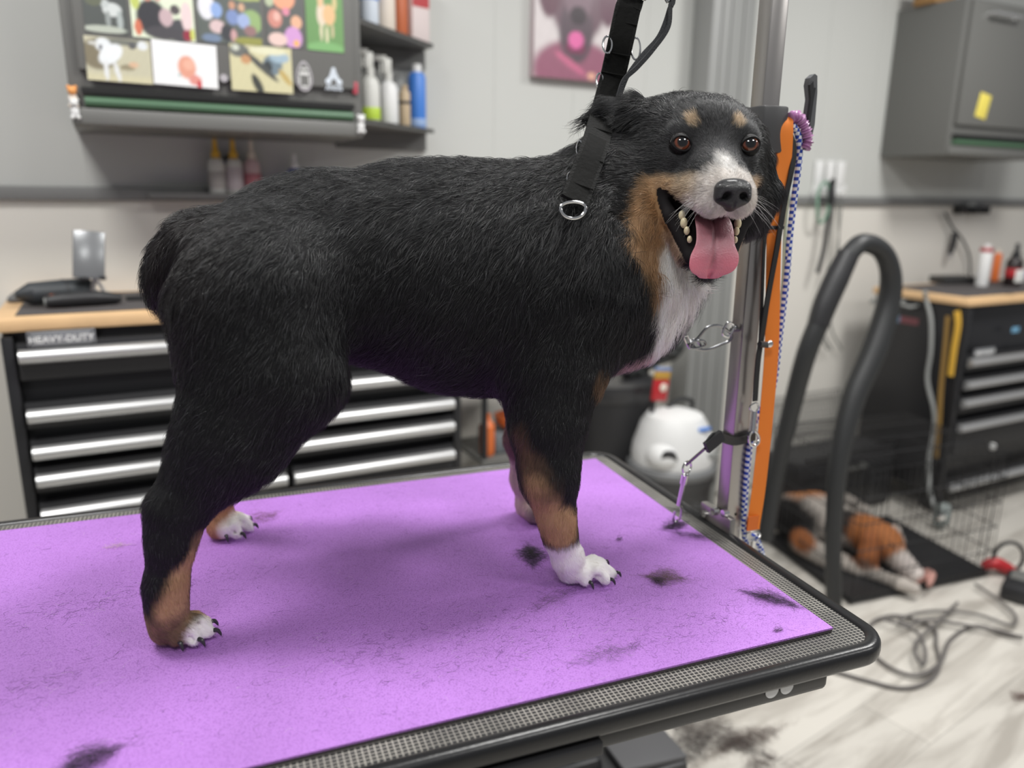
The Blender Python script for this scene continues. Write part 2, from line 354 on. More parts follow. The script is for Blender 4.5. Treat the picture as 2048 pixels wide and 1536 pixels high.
cabphoto(171, 76, 303, 164, 'photo of a white dog standing on sandy ground', blobs((196, 192, 168), [(0.2, 0.6, 0.28, 0.35, (130, 122, 102)), (0.55, 0.92, 0.4, 0.08, (120, 122, 114)), (0.28, 0.82, 0.12, 0.16, (226, 230, 232)), (0.38, 0.62, 0.15, 0.27, (230, 234, 236), -0.5), (0.3, 0.26, 0.035, 0.25, (222, 224, 224)), (0.46, 0.24, 0.035, 0.24, (222, 224, 224), 0.15), (0.13, 0.84, 0.08, 0.04, (206, 206, 200)), (0.24, 0.76, 0.03, 0.06, (90, 92, 98)), (0.62, 0.34, 0.12, 0.07, (150, 142, 118)), (0.72, 0.42, 0.08, 0.06, (214, 180, 150)), (0.88, 0.88, 0.08, 0.1, (222, 226, 228)), (0.72, 0.86, 0.06, 0.08, (96, 96, 98))], bg2=((206, 200, 168), 0.15)), tilt=0.01)
cabphoto(305, 84, 435, 173, 'photo of a newborn baby on a plain white blanket', blobs((236, 236, 236), [(0.52, 0.44, 0.14, 0.26, (224, 160, 138)), (0.55, 0.5, 0.09, 0.12, (232, 178, 156)), (0.64, 0.16, 0.10, 0.12, (222, 150, 140)), (0.7, 0.06, 0.04, 0.10, (200, 70, 76)), (0.4, 0.25, 0.03, 0.05, (180, 200, 200))]), tilt=0.02)
cabphoto(461, 91, 585, 184, 'photo of a dark grey dog among yellow straw', blobs((208, 202, 164), [(0.15, 0.86, 0.16, 0.14, (110, 112, 108)), (0.1, 0.92, 0.06, 0.06, (206, 210, 196)), (0.68, 0.6, 0.16, 0.22, (116, 132, 142)), (0.6, 0.55, 0.07, 0.14, (66, 70, 72)), (0.8, 0.78, 0.16, 0.12, (160, 182, 196)), (0.5, 0.55, 0.06, 0.4, (84, 86, 84), 0.7), (0.25, 0.68, 0.08, 0.1, (196, 150, 110)), (0.42, 0.15, 0.07, 0.24, (70, 72, 68), 0.3), (0.88, 0.35, 0.05, 0.2, (190, 166, 104), 0.5), (0.62, 0.9, 0.3, 0.08, (222, 220, 190))]))
def fac(P, n): return W(P[0], n, P[2])
# badge stickers
P = wf(atW(609, 152, 2.09)); t = thing('badge_sticker', 'small pale oval badge sticker at the foot of the photo covered door', 'sticker', W(P[0], 2.0935, P[2]), WA)
ring = [(math.cos(a)*0.020*(1-0.18*math.sin(a)), math.sin(a)*0.036) for a in [2*math.pi*k/28 for k in range(28)]]
MR = Matrix(((1, 0, 0, 0), (0, 0, -1, 0), (0, 1, 0, 0), (0, 0, 0, 1)))
MB().prism(ring, 0.001, MR).build('oval', mat('sticker_grey', srgb(176, 172, 176), 0.5), t)
MB().prism([(x*0.82, y*0.84) for x, y in ring], 0.0013, MR).build('oval_inner', m_gry, t)
MB().box((0, -0.0016, 0.017), (0.018, 0.0012, 0.004)).box((0, -0.0016, 0.006), (0.024, 0.0012, 0.007)).box((0, -0.0016, -0.025), (0.016, 0.0012, 0.004)).box((-0.012, -0.0016, -0.010), (0.003, 0.0012, 0.02)).box((0.012, -0.0016, -0.010), (0.003, 0.0012, 0.02)).build('badge_print', m_wht2, t)
P = wf(atW(668, 158, 2.09)); t = thing('logo_sticker', 'white triangular logo sticker with a word under it on the cabinet door', 'sticker', W(P[0], 2.0935, P[2]), WA)
text('A', 0.046, mat('logo_white', srgb(206, 214, 222), 0.5), t, (0, -0.001, 0.006), FACE, 'logo_mark', bold=0.0022)
MB().ball((0, -0.001, 0.022), 0.006, 8, (1, 0.2, 1)).ball((-0.014, -0.001, -0.007), 0.008, 8, (1, 0.15, 1)).ball((0.014, -0.001, -0.007), 0.008, 8, (1, 0.15, 1)).build('logo_lobes', MATS['logo_white'], t)
text('ANDIS', 0.015, MATS['logo_white'], t, (0, -0.001, -0.022), FACE, 'logo_word', bold=0.0005)
P = wf(atW(448, 156, 2.09)); tag(place(MB().cyl((0, -0.002, 0), (0, 0.001, 0), 0.009, n=18).build('round_sticker', mat('sticker_grey', srgb(176, 172, 176), 0.5)), W(P[0], 2.093, P[2]), WA), 'small round grey sticker between the baby photo and the straw photo', 'sticker')
P = wf(atW(1967, 212, 2.10)); o = MB().box((0, 0, 0), (0.074, 0.0015, 0.096), 0.0005).build('sticky_note', mat('note_yellow', srgb(240, 222, 104), 0.7)); place(o, W(P[0], 2.1015, P[2]), WA); o.rotation_euler = (0.03, 0.16, WA); tag(o, 'yellow sticky note on the charcoal wall cabinet door', 'sticky note')
# little dog figure magnets on the cabinet corners
def figure(px, py, n, body, head, label, s=1.0):
    P = wf(atW(px, py, n)); t = thing('animal_magnet', label, 'magnet', W(P[0], n, P[2]), WA)
    MB().ball((0, 0, 0), 0.015*s, 10, (0.8, 0.6, 1.2)).ball((-0.008*s, -0.004, -0.018*s), 0.006*s, 8).ball((0.008*s, -0.004, -0.018*s), 0.006*s, 8).build('body', body, t)
    MB().ball((0, -0.004, 0.022*s), 0.012*s, 10).ball((-0.009*s, -0.002, 0.032*s), 0.005*s, 6).ball((0.009*s, -0.002, 0.032*s), 0.005*s, 6).build('head', head, t)
    return t
m_cream = mat('cream_plastic', srgb(226, 214, 200), 0.5)
figure(146, 198, 2.098, m_cream, mat('ginger_plastic', srgb(232, 160, 92), 0.5), 'ginger and cream animal magnet on the photo cabinet lower corner', 0.8)
figure(150, 222, 2.096, m_white, m_wht2, 'white and grey animal magnet under the ginger one', 0.75)
figure(722, 252, 2.094, m_white, m_white, 'white animal magnet on the cabinet corner beside the bottle shelf', 0.8)
P = wf(atW(711, 176, 2.10)); tag(place(MB().box((0, -0.003, 0), (0.014, 0.008, 0.030), 0.002).build('red_magnet', mat('dull_red', srgb(176, 70, 84), 0.5)), W(P[0], 2.106, P[2]), WA), 'small red bar magnet on the right edge of the photo cabinet', 'magnet')

# ---------------------------------------------------------------- corner shelves beside the photo cabinet
t = thing('side_shelf', 'charcoal two-tier shelf with slanted front beside the photo cabinet', 'shelf', W(0.642, 2.11, 1.44), WA)
poly = [(0, 0), (0.295, 0.24), (0.295, 0.318), (0, 0.318)]
m_sh = mat('shelf_grey', srgb(112, 112, 110), 0.45, 0.1)
MB().prism(poly, 0.008, Matrix.Translation((0, 0, 0.045))).build('shelf', m_sh, t)
MB().prism(poly, 0.008, Matrix.Translation((0, 0, 0.292))).build('shelf', m_sh, t)
for z in (0.02, 0.262): MB().box((0.15, 0.312, z), (0.29, 0.008, 0.055)).build('back_rail', m_sh, t)
for z in (0.045, 0.292):
    mb = MB(); q = Matrix.Rotation(math.atan2(0.24, 0.295), 4, 'Z'); mb.prism([(0, 0), (0.38, 0), (0.38, 0.006), (0, 0.006)], 0.012, Matrix.Translation((0, 0, z-0.003)) @ q); mb.build('shelf_lip', m_sh, t)

def bottle(kind, label, loc, h, r, body, cap, lab=None, group=None, rz=0.0):
    t = thing('bottle' if kind != 'spray' else 'spray_bottle', label, 'bottle', loc, rz, group)
    if kind == 'spray':
        bh = h*0.62
        MB().lathe([(r*0.9, 0), (r, 0.006), (r, bh*0.8), (r*0.8, bh*0.92), (r*0.36, bh), (r*0.36, bh+0.004)]).build('body', body, t)
        MB().cyl((0, 0, bh), (0, 0, bh+h*0.10), r*0.45, n=14).box((-r*0.1, 0, bh+h*0.2), (r*0.9, r*0.55, h*0.2), 0.003).box((-r*0.9, 0, bh+h*0.30), (r*1.5, r*0.5, h*0.08), 0.003).box((-r*0.8, 0, bh+h*0.17), (r*0.2, r*0.3, h*0.15), 0.002).build('sprayer', cap, t)
    elif kind == 'nozzle':
        bh = h*0.66
        MB().lathe([(r*0.92, 0), (r, 0.005), (r, bh*0.85), (r*0.75, bh*0.97), (r*0.5, bh)]).build('body', body, t)
        MB().lathe([(r*0.52, bh), (r*0.52, bh+h*0.1), (r*0.3, bh+h*0.15), (r*0.28, bh+h*0.25), (r*0.2, h)], n=16).build('cap', cap, t)
    else:
        MB().lathe([(r*0.92, 0), (r, 0.005), (r, h*0.80), (r*0.8, h*0.86), (r*0.5, h*0.88)]).build('body', body, t)
        MB().lathe([(r*0.55, h*0.87), (r*0.55, h*0.99), (r*0.4, h)], n=16).build('cap', cap, t)
    if lab:
        z0, z1, m2 = lab
        MB().lathe([(r+0.0006, z0*h), (r+0.0010, z0*h+0.001), (r+0.0010, z1*h-0.001), (r+0.0006, z1*h)]).build('bottle_label', m2, t)
    return t
zs0 = 1.44+0.0532; zs1 = 1.44+0.3002
g1 = 'bottles on the corner shelves'
m_clear = mat('cloudy_plastic', srgb(214, 214, 208), 0.4)
bottle('spray', 'white spray bottle with a lime green label on the lower corner shelf', W(0.700, 2.235, zs0), 0.205, 0.026, m_clear, m_clear, (0.04, 0.20, mat('lime_label', srgb(186, 214, 72), 0.5)), g1)
bottle('spray', 'plain white spray bottle beside the lime-labelled one', W(0.770, 2.285, zs0), 0.20, 0.027, m_white, m_clear, None, g1)
bottle('plain', 'tan bottle with a dark collar on the lower corner shelf', W(0.832, 2.322, zs0), 0.12, 0.017, m_tan, m_tan, (0.55, 0.62, m_blk2), g1)
bottle('plain', 'tall blue bottle with a white cap on the lower corner shelf', W(0.892, 2.375, zs0), 0.19, 0.027, m_blu, m_white, (0.04, 0.16, mat('pale_blue', srgb(150, 176, 216), 0.5)), g1)
bottle('plain', 'white bottle with a pale blue stripe on the upper corner shelf', W(0.705, 2.24, zs1), 0.21, 0.026, mat('blueish_white', srgb(214, 222, 232), 0.4), m_white, (0.35, 0.5, m_blu), g1)
bottle('plain', 'cream white bottle beside the blue-striped one on the upper shelf', W(0.765, 2.28, zs1), 0.20, 0.028, m_cream, m_red, None, g1)
bottle('plain', 'orange bottle standing on the upper corner shelf', W(0.835, 2.36, zs1), 0.20, 0.024, mat('burnt_orange', srgb(196, 106, 66), 0.45), m_white, None, g1)
t = thing('product_box', 'red and white box at the end of the upper corner shelf', 'box', W(0.893, 2.378, zs1), WA+0.3); MB().box((0, 0, 0.09), (0.065, 0.05, 0.18), 0.001).build('carton', mat('box_white', srgb(222, 208, 206), 0.5), t); MB().box((0, -0.0255, 0.135), (0.062, 0.001, 0.07)).build('red_print', m_red, t)
# bottles standing on the wall rail under the photo cabinet
zr = 1.294
t = thing('narrow_shelf', 'narrow grey wall ledge under the photo cabinet carrying spray bottles', 'shelf', W(0.42, NW-0.02, zr-0.006), WA)
MB().box((0, -0.035, -0.004), (0.62, 0.072, 0.010), 0.002).build('ledge', m_trimg, t); MB().box((0, -0.070, 0.002), (0.62, 0.003, 0.006)).build('lip', m_trimg, t)
g2 = 'bottles on the narrow wall ledge'
for px, body, cap, lab, lb in ((437, m_clear, m_yel, (0.12, 0.42, mat('grey_label', srgb(176, 172, 168), 0.5)), 'white bottle with yellow collar, first on the wall ledge'),
                               (472, m_clear, m_yel, (0.10, 0.50, mat('lav_label', srgb(196, 186, 190), 0.5)), 'white bottle with yellow collar beside the pinkish one on the ledge'),
                               (508, mat('pink_clear', srgb(206, 178, 180), 0.4), m_cream, (0.18, 0.40, mat('dull_pink', srgb(186, 116, 124), 0.5)), 'pinkish bottle with red label on the wall ledge'),
                               (592, m_vio, m_white, None, 'blue bottle with white nozzle on the ledge, mostly behind the dog')):
    P = wf(atW(px, 392, 2.375)); bottle('nozzle', lb, W(P[0], 2.375, zr-0.006+0.001), 0.152 if px < 580 else 0.118, 0.023, body, cap, lab, g2)
P = wf(atW(457, 392, 2.395)); bottle('plain', 'dark blue bottle squeezed between the two yellow-collared ones', W(P[0]+0.004, 2.408, zr-0.005), 0.11, 0.012, m_vio, m_blk2, None, g2)

# canvas portrait
P0 = wf(atW(1066, 152, 2.40)); P1 = wf(atW(1236, 100, 2.40)); cw = P1[0]-P0[0]; ch_ = cw*1.25
fn = blobs((214, 206, 206), [(0.5, 0.62, 0.34, 0.34, (112, 88, 98)), (0.16, 0.68, 0.13, 0.24, (104, 72, 84)), (0.86, 0.66, 0.12, 0.24, (104, 72, 86)), (0.5, 0.06, 0.52, 0.24, (150, 96, 116)), (0.48, 0.36, 0.20, 0.24, (92, 78, 86)), (0.5, 0.62, 0.16, 0.2, (128, 106, 116)), (0.5, 0.48, 0.10, 0.07, (60, 50, 56)), (0.48, 0.24, 0.12, 0.05, (120, 60, 86)), (0.48, 0.30, 0.09, 0.065, (222, 110, 166)), (0.34, 0.72, 0.05, 0.03, (50, 38, 44)), (0.64, 0.72, 0.05, 0.03, (50, 38, 44)), (0.42, 0.12, 0.2, 0.03, (196, 110, 140), -0.4), (0.68, 0.04, 0.05, 0.03, (222, 170, 150))])
o = photo_card('canvas_picture', 'pinkish canvas portrait of a dark dog with its tongue out on the grey wall', 'picture', W((P0[0]+P1[0])/2, NW-0.001, P0[2]+ch_/2), cw, ch_, fn, th=0.032)

# white hook rack with cords
t = thing('hook_rack', 'white plastic hook rack with three upright tabs on the wall', 'hook rack', W(wf(atW(1660, 378, 2.42))[0], NW, 1.325), WA)
MB().box((0, -0.006, 0), (0.20, 0.012, 0.062), 0.004).build('back_plate', m_white, t)
for x in (-0.075, -0.008, 0.055):
    MB().box((x, -0.008, 0.075), (0.050, 0.008, 0.11), 0.003).build('tab', m_white, t)
    MB().tube([(x, -0.012, 0.0), (x, -0.04, -0.014), (x, -0.042, 0.008)], 0.005, n=8).build('hook', m_wht2, t)
hx = wf(atW(1645, 378, 2.42))[0]
def wloop(name, label, cat, cpx, cpy, rx, rz_, n, r, m, extra=None):
    P = wf(atW(cpx, cpy, n)); pts = [(P[0]+rx*math.cos(a), n+0.004*math.sin(3*a), P[2]+rz_*math.sin(a)) for a in [2*math.pi*k/14 for k in range(14)]]
    mb = MB().tube([W(*p) for p in pts], r, n=8, closed=True, smooth=3)
    if extra: mb.tube([W(*q) for q in extra(P)], r, n=8, smooth=4)
    return tag(mb.build(name, m), label, cat)
m_green = mat('green_cord', srgb(112, 150, 128), 0.6)
wloop('slip_lead', 'pale green slip lead looped on the white hook rack', 'lead', 1646, 405, 0.034, 0.085, 2.375, 0.006, m_green)
wloop('slip_lead', 'dark cord lead bunched on the white hook rack', 'lead', 1663, 385, 0.010, 0.05, 2.372, 0.010, m_blk2, lambda P: [(P[0], 2.372, P[2]-0.05), (P[0]-0.004, 2.372, P[2]-0.22), (P[0]-0.03, 2.374, P[2]-0.34)])
mb = MB()
for k, (xa, xb) in enumerate(((1668, 1632), (1684, 1640), (1676, 1660))):
    A = wf(atW(xa, 400, 2.385+0.006*k)); B = wf(atW(xb, 640, 2.385+0.006*k)); C = wf(atW((xa+xb)/2+8, 520, 2.385+0.006*k)); D_ = wf(atW(xb+24, 700, 2.385+0.006*k))
    mb.tube([W(*A), W(*C), W(*B), W(*D_)], 0.0035, n=6, smooth=5)
tag(mb.build('string_bundle', mat('dull_cord', srgb(120, 122, 118), 0.6)), 'thin grey cord hanging in strands under the hook rack', 'cord')
# tool holder on wall at the far right
t = thing('tool_rack', 'small black wall rack above the workbench with clippers hanging from it', 'rack', W(wf(atW(1945, 412, 2.40))[0], NW, wf(atW(1945, 416, 2.4))[2]), WA)
MB().box((0, -0.03, 0), (0.22, 0.05, 0.018), 0.003).build('tray', m_blk2, t)
for x in (-0.1, 0.0, 0.1): MB().box((x, -0.03, -0.01), (0.01, 0.055, 0.036), 0.002).build('bracket', m_blk2, t)
MB().box((-0.03, -0.035, 0.018), (0.06, 0.03, 0.018), 0.004).build('charging_block', m_gcord, t)
def clip(px, py, n, label, m):
    P = wf(atW(px, py, n)); t = thing('clipper', label, 'clipper', W(*P), WA)
    MB().tube([(0, 0, 0.05), (0.004, -0.004, 0.02), (0, 0, -0.03), (-0.004, 0, -0.055)], [0.011, 0.015, 0.014, 0.010], n=10, smooth=4).build('body', m, t)
    MB().box((-0.006, 0, -0.066), (0.024, 0.010, 0.02), 0.002).build('blade', m_alu, t); return t
clip(1905, 485, 2.39, 'black clipper hanging below the small wall rack', m_blk2)
mb = MB().tube([W(*wf(atW(x, y, 2.395))) for x, y in ((1890, 425), (1905, 455), (1925, 480), (1940, 520), (1938, 580))], 0.0055, n=8, smooth=5); tag(mb.build('black_cord', m_blk2), 'black cord curving down from the wall rack to the workbench', 'cord')
# ================================================================ GROOMING TABLE
def hair_obj(name, pts, rad, col, m, parent=None):
    """pts (N,k,3), rad (N,) root radius, col (N,3)"""
    n, k, _ = pts.shape
    hc = bpy.data.hair_curves.new(name); hc.add_curves([k]*n)
    hc.position_data.foreach_set('vector', pts.astype(np.float32).ravel())
    ra = hc.attributes.get('radius') or hc.attributes.new('radius', 'FLOAT', 'POINT')
    tp = np.array([1, 0.95, 0.8, 0.5, 0.15])[np.round(np.linspace(0, 4, k)).astype(int)] if k <= 5 else np.linspace(1, 0.15, k)
    ra.data.foreach_set('value', (rad[:, None]*tp[None, :]).astype(np.float32).ravel())
    a = hc.attributes.new('col', 'FLOAT_COLOR', 'CURVE'); c4 = np.ones((n, 4), np.float32); c4[:, :3] = col; a.data.foreach_set('color', c4.ravel())
    hc.materials.append(m); o = bpy.data.objects.new(name, hc); COL.objects.link(o)
    if parent: o.parent = parent
    return o
m_hair = bpy.data.materials.new('loose_hair'); m_hair.use_nodes = True
a = N(m_hair, 'ShaderNodeAttribute', attribute_name='col'); bs = m_hair.node_tree.nodes['Principled BSDF']
L(m_hair, a.outputs['Color'], bs.inputs['Base Color']); bs.inputs['Roughness'].default_value = 0.5
RN = np.random.default_rng(7)
def tuft(px, py, z, sx, sy, ang, n, col, label, length=0.02, name='hair_tuft', cat='hair tuft', hgt=0.008, zz=None):
    c = atZ(px, py, z); cs, sn = math.cos(ang), math.sin(ang)
    t = RN.normal(size=(n, 2))*np.array([sx, sy])*0.5
    # pinch into a leaf shape
    t[:, 1] *= np.clip(1.2-np.abs(t[:, 0])/sx, 0.15, 1)
    X = c[0]+t[:, 0]*cs-t[:, 1]*sn; Y = c[1]+t[:, 0]*sn+t[:, 1]*cs; Z = z+0.0006+np.abs(RN.normal(size=n))*hgt*0.5*np.exp(-(t[:, 0]/sx)**2*2)
    d = ang+RN.normal(size=n)*0.8; k = 5; s = np.linspace(-0.5, 0.5, k)
    ln = length*RN.uniform(0.4, 1.2, n); cv = RN.normal(size=n)*1.4
    P = np.empty((n, k, 3))
    for i in range(k):
        a = d+cv*s[i]
        P[:, i, 0] = X+np.cos(a)*s[i]*ln; P[:, i, 1] = Y+np.sin(a)*s[i]*ln
        P[:, i, 2] = np.maximum(Z+RN.normal(size=n)*0.0006, z+0.0003)
    cc = np.array(col)[None]*RN.uniform(0.5, 1.5, (n, 1))
    o = hair_obj(name, P, np.full(n, 0.00007 if z > 0.1 else 0.0002), cc, m_hair)
    return tag(o, label, cat)

m_mesh = mat('wire_mesh_surface', (0.05, 0.05, 0.05), 0.4, 0.3)
nt = m_mesh.node_tree; b = nt.nodes['Principled BSDF']; tc = N(m_mesh, 'ShaderNodeTexCoord'); sp = N(m_mesh, 'ShaderNodeSeparateXYZ'); L(m_mesh, tc.outputs['Object'], sp.inputs[0])
def mth(m, op, a, bv=None, c=None):
    n = N(m, 'ShaderNodeMath'); n.operation = op
    for i, v in enumerate((a, bv, c)):
        if v is None: continue
        if isinstance(v, (int, float)): n.inputs[i].default_value = v
        else: L(m, v, n.inputs[i])
    return n.outputs[0]
ws = []
for k, ax in enumerate(('X', 'Y')):
    pp = mth(m_mesh, 'PINGPONG', sp.outputs[ax], 0.0028 if k == 0 else 0.0022)
    ws.append(mth(m_mesh, 'LESS_THAN', pp, 0.00062 if k == 0 else 0.00055))
wire = mth(m_mesh, 'MAXIMUM', ws[0], ws[1])
nz = N(m_mesh, 'ShaderNodeTexNoise'); nz.inputs['Scale'].default_value = 9; L(m_mesh, tc.outputs['Object'], nz.inputs['Vector'])
crn = N(m_mesh, 'ShaderNodeMapRange'); crn.inputs['From Min'].default_value = 0.35; crn.inputs['From Max'].default_value = 0.6; L(m_mesh, nz.outputs['Fac'], crn.inputs['Value'])
mxw = N(m_mesh, 'ShaderNodeMix'); mxw.data_type = 'RGBA'; mxw.inputs[6].default_value = (0.035, 0.035, 0.036, 1); mxw.inputs[7].default_value = (*srgb(176, 172, 164), 1)
L(m_mesh, mth(m_mesh, 'MULTIPLY', wire, mth(m_mesh, 'MULTIPLY_ADD', crn.outputs[0], 0.5, 0.5)), mxw.inputs[0]); L(m_mesh, mxw.outputs[2], b.inputs['Base Color'])
bp = N(m_mesh, 'ShaderNodeBump'); bp.inputs['Strength'].default_value = 0.6; bp.inputs['Distance'].default_value = 0.0006; L(m_mesh, wire, bp.inputs['Height']); L(m_mesh, bp.outputs[0], b.inputs['Normal'])
m_rim = mat('black_rubber_rim', (0.012, 0.012, 0.013), 0.28, bump=0.08, bscale=260)
TX0, TX1, TY0, TY1 = -0.56, 0.688, 0.560, 1.262; TZ = MZ-0.0065
tb = thing('grooming_table', 'grooming table with wire mesh surface and thick black rubber rim', 'table', ((TX0+TX1)/2, (TY0+TY1)/2, 0))
cx_, cy_ = (TX0+TX1)/2, (TY0+TY1)/2
def rrect(x0, x1, y0, y1, r, n=8):
    out = []
    for cx, cy, a0 in ((x1-r, y1-r, 0), (x0+r, y1-r, 90), (x0+r, y0+r, 180), (x1-r, y0+r, 270)):
        out += [(cx+r*math.cos(R_(a0+90*k/n)), cy+r*math.sin(R_(a0+90*k/n))) for k in range(n+1)]
    return out
MB().prism(rrect(TX0-cx_+0.006, TX1-cx_-0.006, TY0-cy_+0.006, TY1-cy_-0.006, 0.035), 0.012, Matrix.Translation((0, 0, TZ-0.012))).build('tabletop', m_mesh, tb)
rp = [(x, y, TZ-0.0085) for x, y in rrect(TX0-cx_+0.008, TX1-cx_-0.008, TY0-cy_+0.008, TY1-cy_-0.008, 0.036, 10)]
sec = []
for k in range(14):     # bull-nose section (across, up)
    a = 2*math.pi*k/14; sec.append((0.0098*math.copysign(abs(math.cos(a))**0.7, math.cos(a)), 0.0122*math.copysign(abs(math.sin(a))**0.75, math.sin(a))))
MB().tube(rp, 1.0, closed=True, sec=sec).build('rim', m_rim, tb)
MB().box((-0.02, -0.325, TZ-0.033), (1.12, 0.03, 0.024), 0.006).box((-0.02, 0.305, TZ-0.033), (1.12, 0.03, 0.024), 0.006).box((0.555, 0, TZ-0.030), (0.03, 0.62, 0.022), 0.006).box((-0.555, 0, TZ-0.030), (0.03, 0.62, 0.026), 0.006).build('under_frame', m_blk, tb)
Pq = atY(1100, 1450, 0.556)
Pq = atY(1208, 1448, 0.562); br = MB().box((Pq[0]-cx_-0.31, -0.346, TZ-0.033), (0.62, 0.012, 0.015), 0.003).build('bracket', m_blk2, tb)
for px in (1547, 1576):
    P = atY(px, 1362, TY0+0.010)
    MB().cyl((P[0]-cx_, -0.3408, TZ-0.0275), (P[0]-cx_, -0.3398, TZ-0.0275), 0.0085, n=24).build('white_dot', m_white, tb)
# base seen below the rim
MB().box((0.02, 0.12, 0.05), (0.95, 0.08, 0.07), 0.01).box((0.02, -0.14, 0.05), (0.95, 0.08, 0.07), 0.01).box((0.02, 0, 0.06), (0.12, 0.4, 0.06), 0.008).build('base', m_blk, tb)
MB().cyl((0.02, 0, 0.06), (0.02, 0, 0.5), 0.045, n=24).cyl((0.02, 0, 0.45), (0.02, 0, TZ-0.05), 0.032, n=24).box((0.02, 0, TZ-0.030), (0.4, 0.6, 0.02)).build('column', m_blk, tb)
# foot pedal / motor box near the floor in front right
P = atZ(1270, 1500, 0.12)
t = thing('pedal_box', 'black foot pedal box on the floor below the table', 'pedal', (P[0], P[1], 0), 0.02)
MB().box((0, 0, 0.055), (0.20, 0.13, 0.11), 0.012).build('housing', mat('soft_black', (0.04, 0.04, 0.042), 0.4), t)
MB().box((0.02, -0.005, 0.118), (0.16, 0.10, 0.014), 0.004, rot=Matrix.Rotation(0.08, 3, 'Y')).build('tread', mat('grey_pedal', srgb(92, 92, 94), 0.5), t)
P = atZ(1080, 1530, 0.10); t = thing('motor_unit', 'black motor unit with bolts beside the foot pedal box', 'motor', (P[0], P[1], 0), 0.02)
MB().box((0, 0, 0.07), (0.24, 0.15, 0.14), 0.02).box((0.02, 0.01, 0.145), (0.12, 0.10, 0.02), 0.006).build('housing', m_blk, t)
for x, y in ((-0.06, -0.04), (0.06, -0.05), (0.09, 0.03), (-0.02, 0.04)): MB().cyl((x, y, 0.135), (x, y, 0.162), 0.010, n=10).build('bolt', m_gry, t)

# ---------------------------------------------------------------- purple mat
m_mat = mat('purple_mat', srgb(183, 118, 214), 0.6)
nt = m_mat.node_tree; b = nt.nodes['Principled BSDF']; tc = N(m_mat, 'ShaderNodeTexCoord')
v = N(m_mat, 'ShaderNodeTexVoronoi'); v.inputs['Scale'].default_value = 520; L(m_mat, tc.outputs['Object'], v.inputs['Vector'])
n2 = N(m_mat, 'ShaderNodeTexNoise'); n2.inputs['Scale'].default_value = 420; n2.inputs['Detail'].default_value = 5; L(m_mat, tc.outputs['Object'], n2.inputs['Vector'])
n3 = N(m_mat, 'ShaderNodeTexNoise'); n3.inputs['Scale'].default_value = 5; n3.inputs['Detail'].default_value = 8; L(m_mat, tc.outputs['Object'], n3.inputs['Vector'])
ad = mth(m_mat, 'ADD', v.outputs['Distance'], n2.outputs['Fac'])
bp = N(m_mat, 'ShaderNodeBump'); bp.inputs['Strength'].default_value = 0.55; bp.inputs['Distance'].default_value = 0.0012; L(m_mat, ad, bp.inputs['Height']); L(m_mat, bp.outputs[0], b.inputs['Normal'])
cr = N(m_mat, 'ShaderNodeValToRGB'); cr.color_ramp.elements[0].position = 0.5; cr.color_ramp.elements[0].color = (*srgb(146, 90, 174), 1); cr.color_ramp.elements[1].position = 1.15 if False else 1.0; cr.color_ramp.elements[1].color = (*srgb(178, 122, 206), 1)
L(m_mat, ad, cr.inputs['Fac'])
mr = N(m_mat, 'ShaderNodeMapRange'); mr.inputs['From Min'].default_value = 0.3; mr.inputs['From Max'].default_value = 0.7; mr.inputs['To Min'].default_value = 0.86; mr.inputs['To Max'].default_value = 1.1; L(m_mat, n3.outputs['Fac'], mr.inputs['Value'])
mx = N(m_mat, 'ShaderNodeMix'); mx.data_type = 'RGBA'; mx.blend_type = 'MULTIPLY'; mx.inputs[0].default_value = 1; L(m_mat, cr.outputs[0], mx.inputs[6]); L(m_mat, mr.outputs[0], mx.inputs[7]); L(m_mat, mx.outputs[2], b.inputs['Base Color'])
mt = thing('table_mat', 'purple pebbled rubber mat covering the grooming table', 'mat', (0.07, 0.907, MZ-0.006))
pm = [(-0.60, -0.306), (0.565, -0.303), (0.570, 0.306), (-0.60, 0.306)]
MB().prism(pm, 0.0022, Matrix.Translation((0, 0, 0.0038))).build('top_layer', m_mat, mt)
MB().prism([(x*0.9995, y*0.998) for x, y in pm], 0.0038, Matrix.Translation((0, 0, 0.0001))).build('grey_backing', mat('mat_backing', srgb(70, 64, 66), 0.8, bump=0.3, bscale=400), mt, label='dark grey foam backing')

tuft(1062, 1112, MZ, 0.030, 0.020, 1.3, 700, srgb(52, 50, 50), 'dark grey hair tuft on the mat behind the front paw', 0.022)
tuft(1335, 1157, MZ, 0.026, 0.022, -0.5, 420, srgb(104, 86, 74), 'brown hair tuft on the mat between front paw and mat edge', 0.020)
tuft(1316, 1164, MZ, 0.010, 0.008, 1.4, 150, srgb(42, 38, 40), 'small blackish tuft touching the brown hair tuft', 0.014)
tuft(1545, 1200, MZ, 0.034, 0.012, -0.9, 420, srgb(18, 16, 17), 'pointed black hair tuft near the right mat edge', 0.024)
tuft(526, 1037, MZ, 0.028, 0.020, 0.6, 160, srgb(112, 74, 66), 'thin brown hair tuft beside the far hind paw', 0.024)
tuft(178, 1524, MZ, 0.026, 0.016, 0.4, 520, srgb(26, 22, 28), 'black hair tuft near the front left mat corner', 0.020, hgt=0.014)
tuft(1115, 1196, MZ, 0.050, 0.016, 0.4, 150, srgb(84, 62, 84), 'faint grey hair wisp in front of the white front paw', 0.022)
tuft(1215, 1308, MZ, 0.050, 0.012, 0.1, 120, srgb(96, 84, 100), 'faint pale hair wisp near the front mat edge', 0.026)
tuft(1556, 1262, MZ, 0.006, 0.004, 0, 60, srgb(40, 28, 34), 'tiny dark hair speck near the mat corner', 0.008)
tuft(1240, 1080, MZ, 0.005, 0.005, 0, 70, srgb(30, 26, 34), 'tiny dark hair speck up from the white front paw', 0.006)
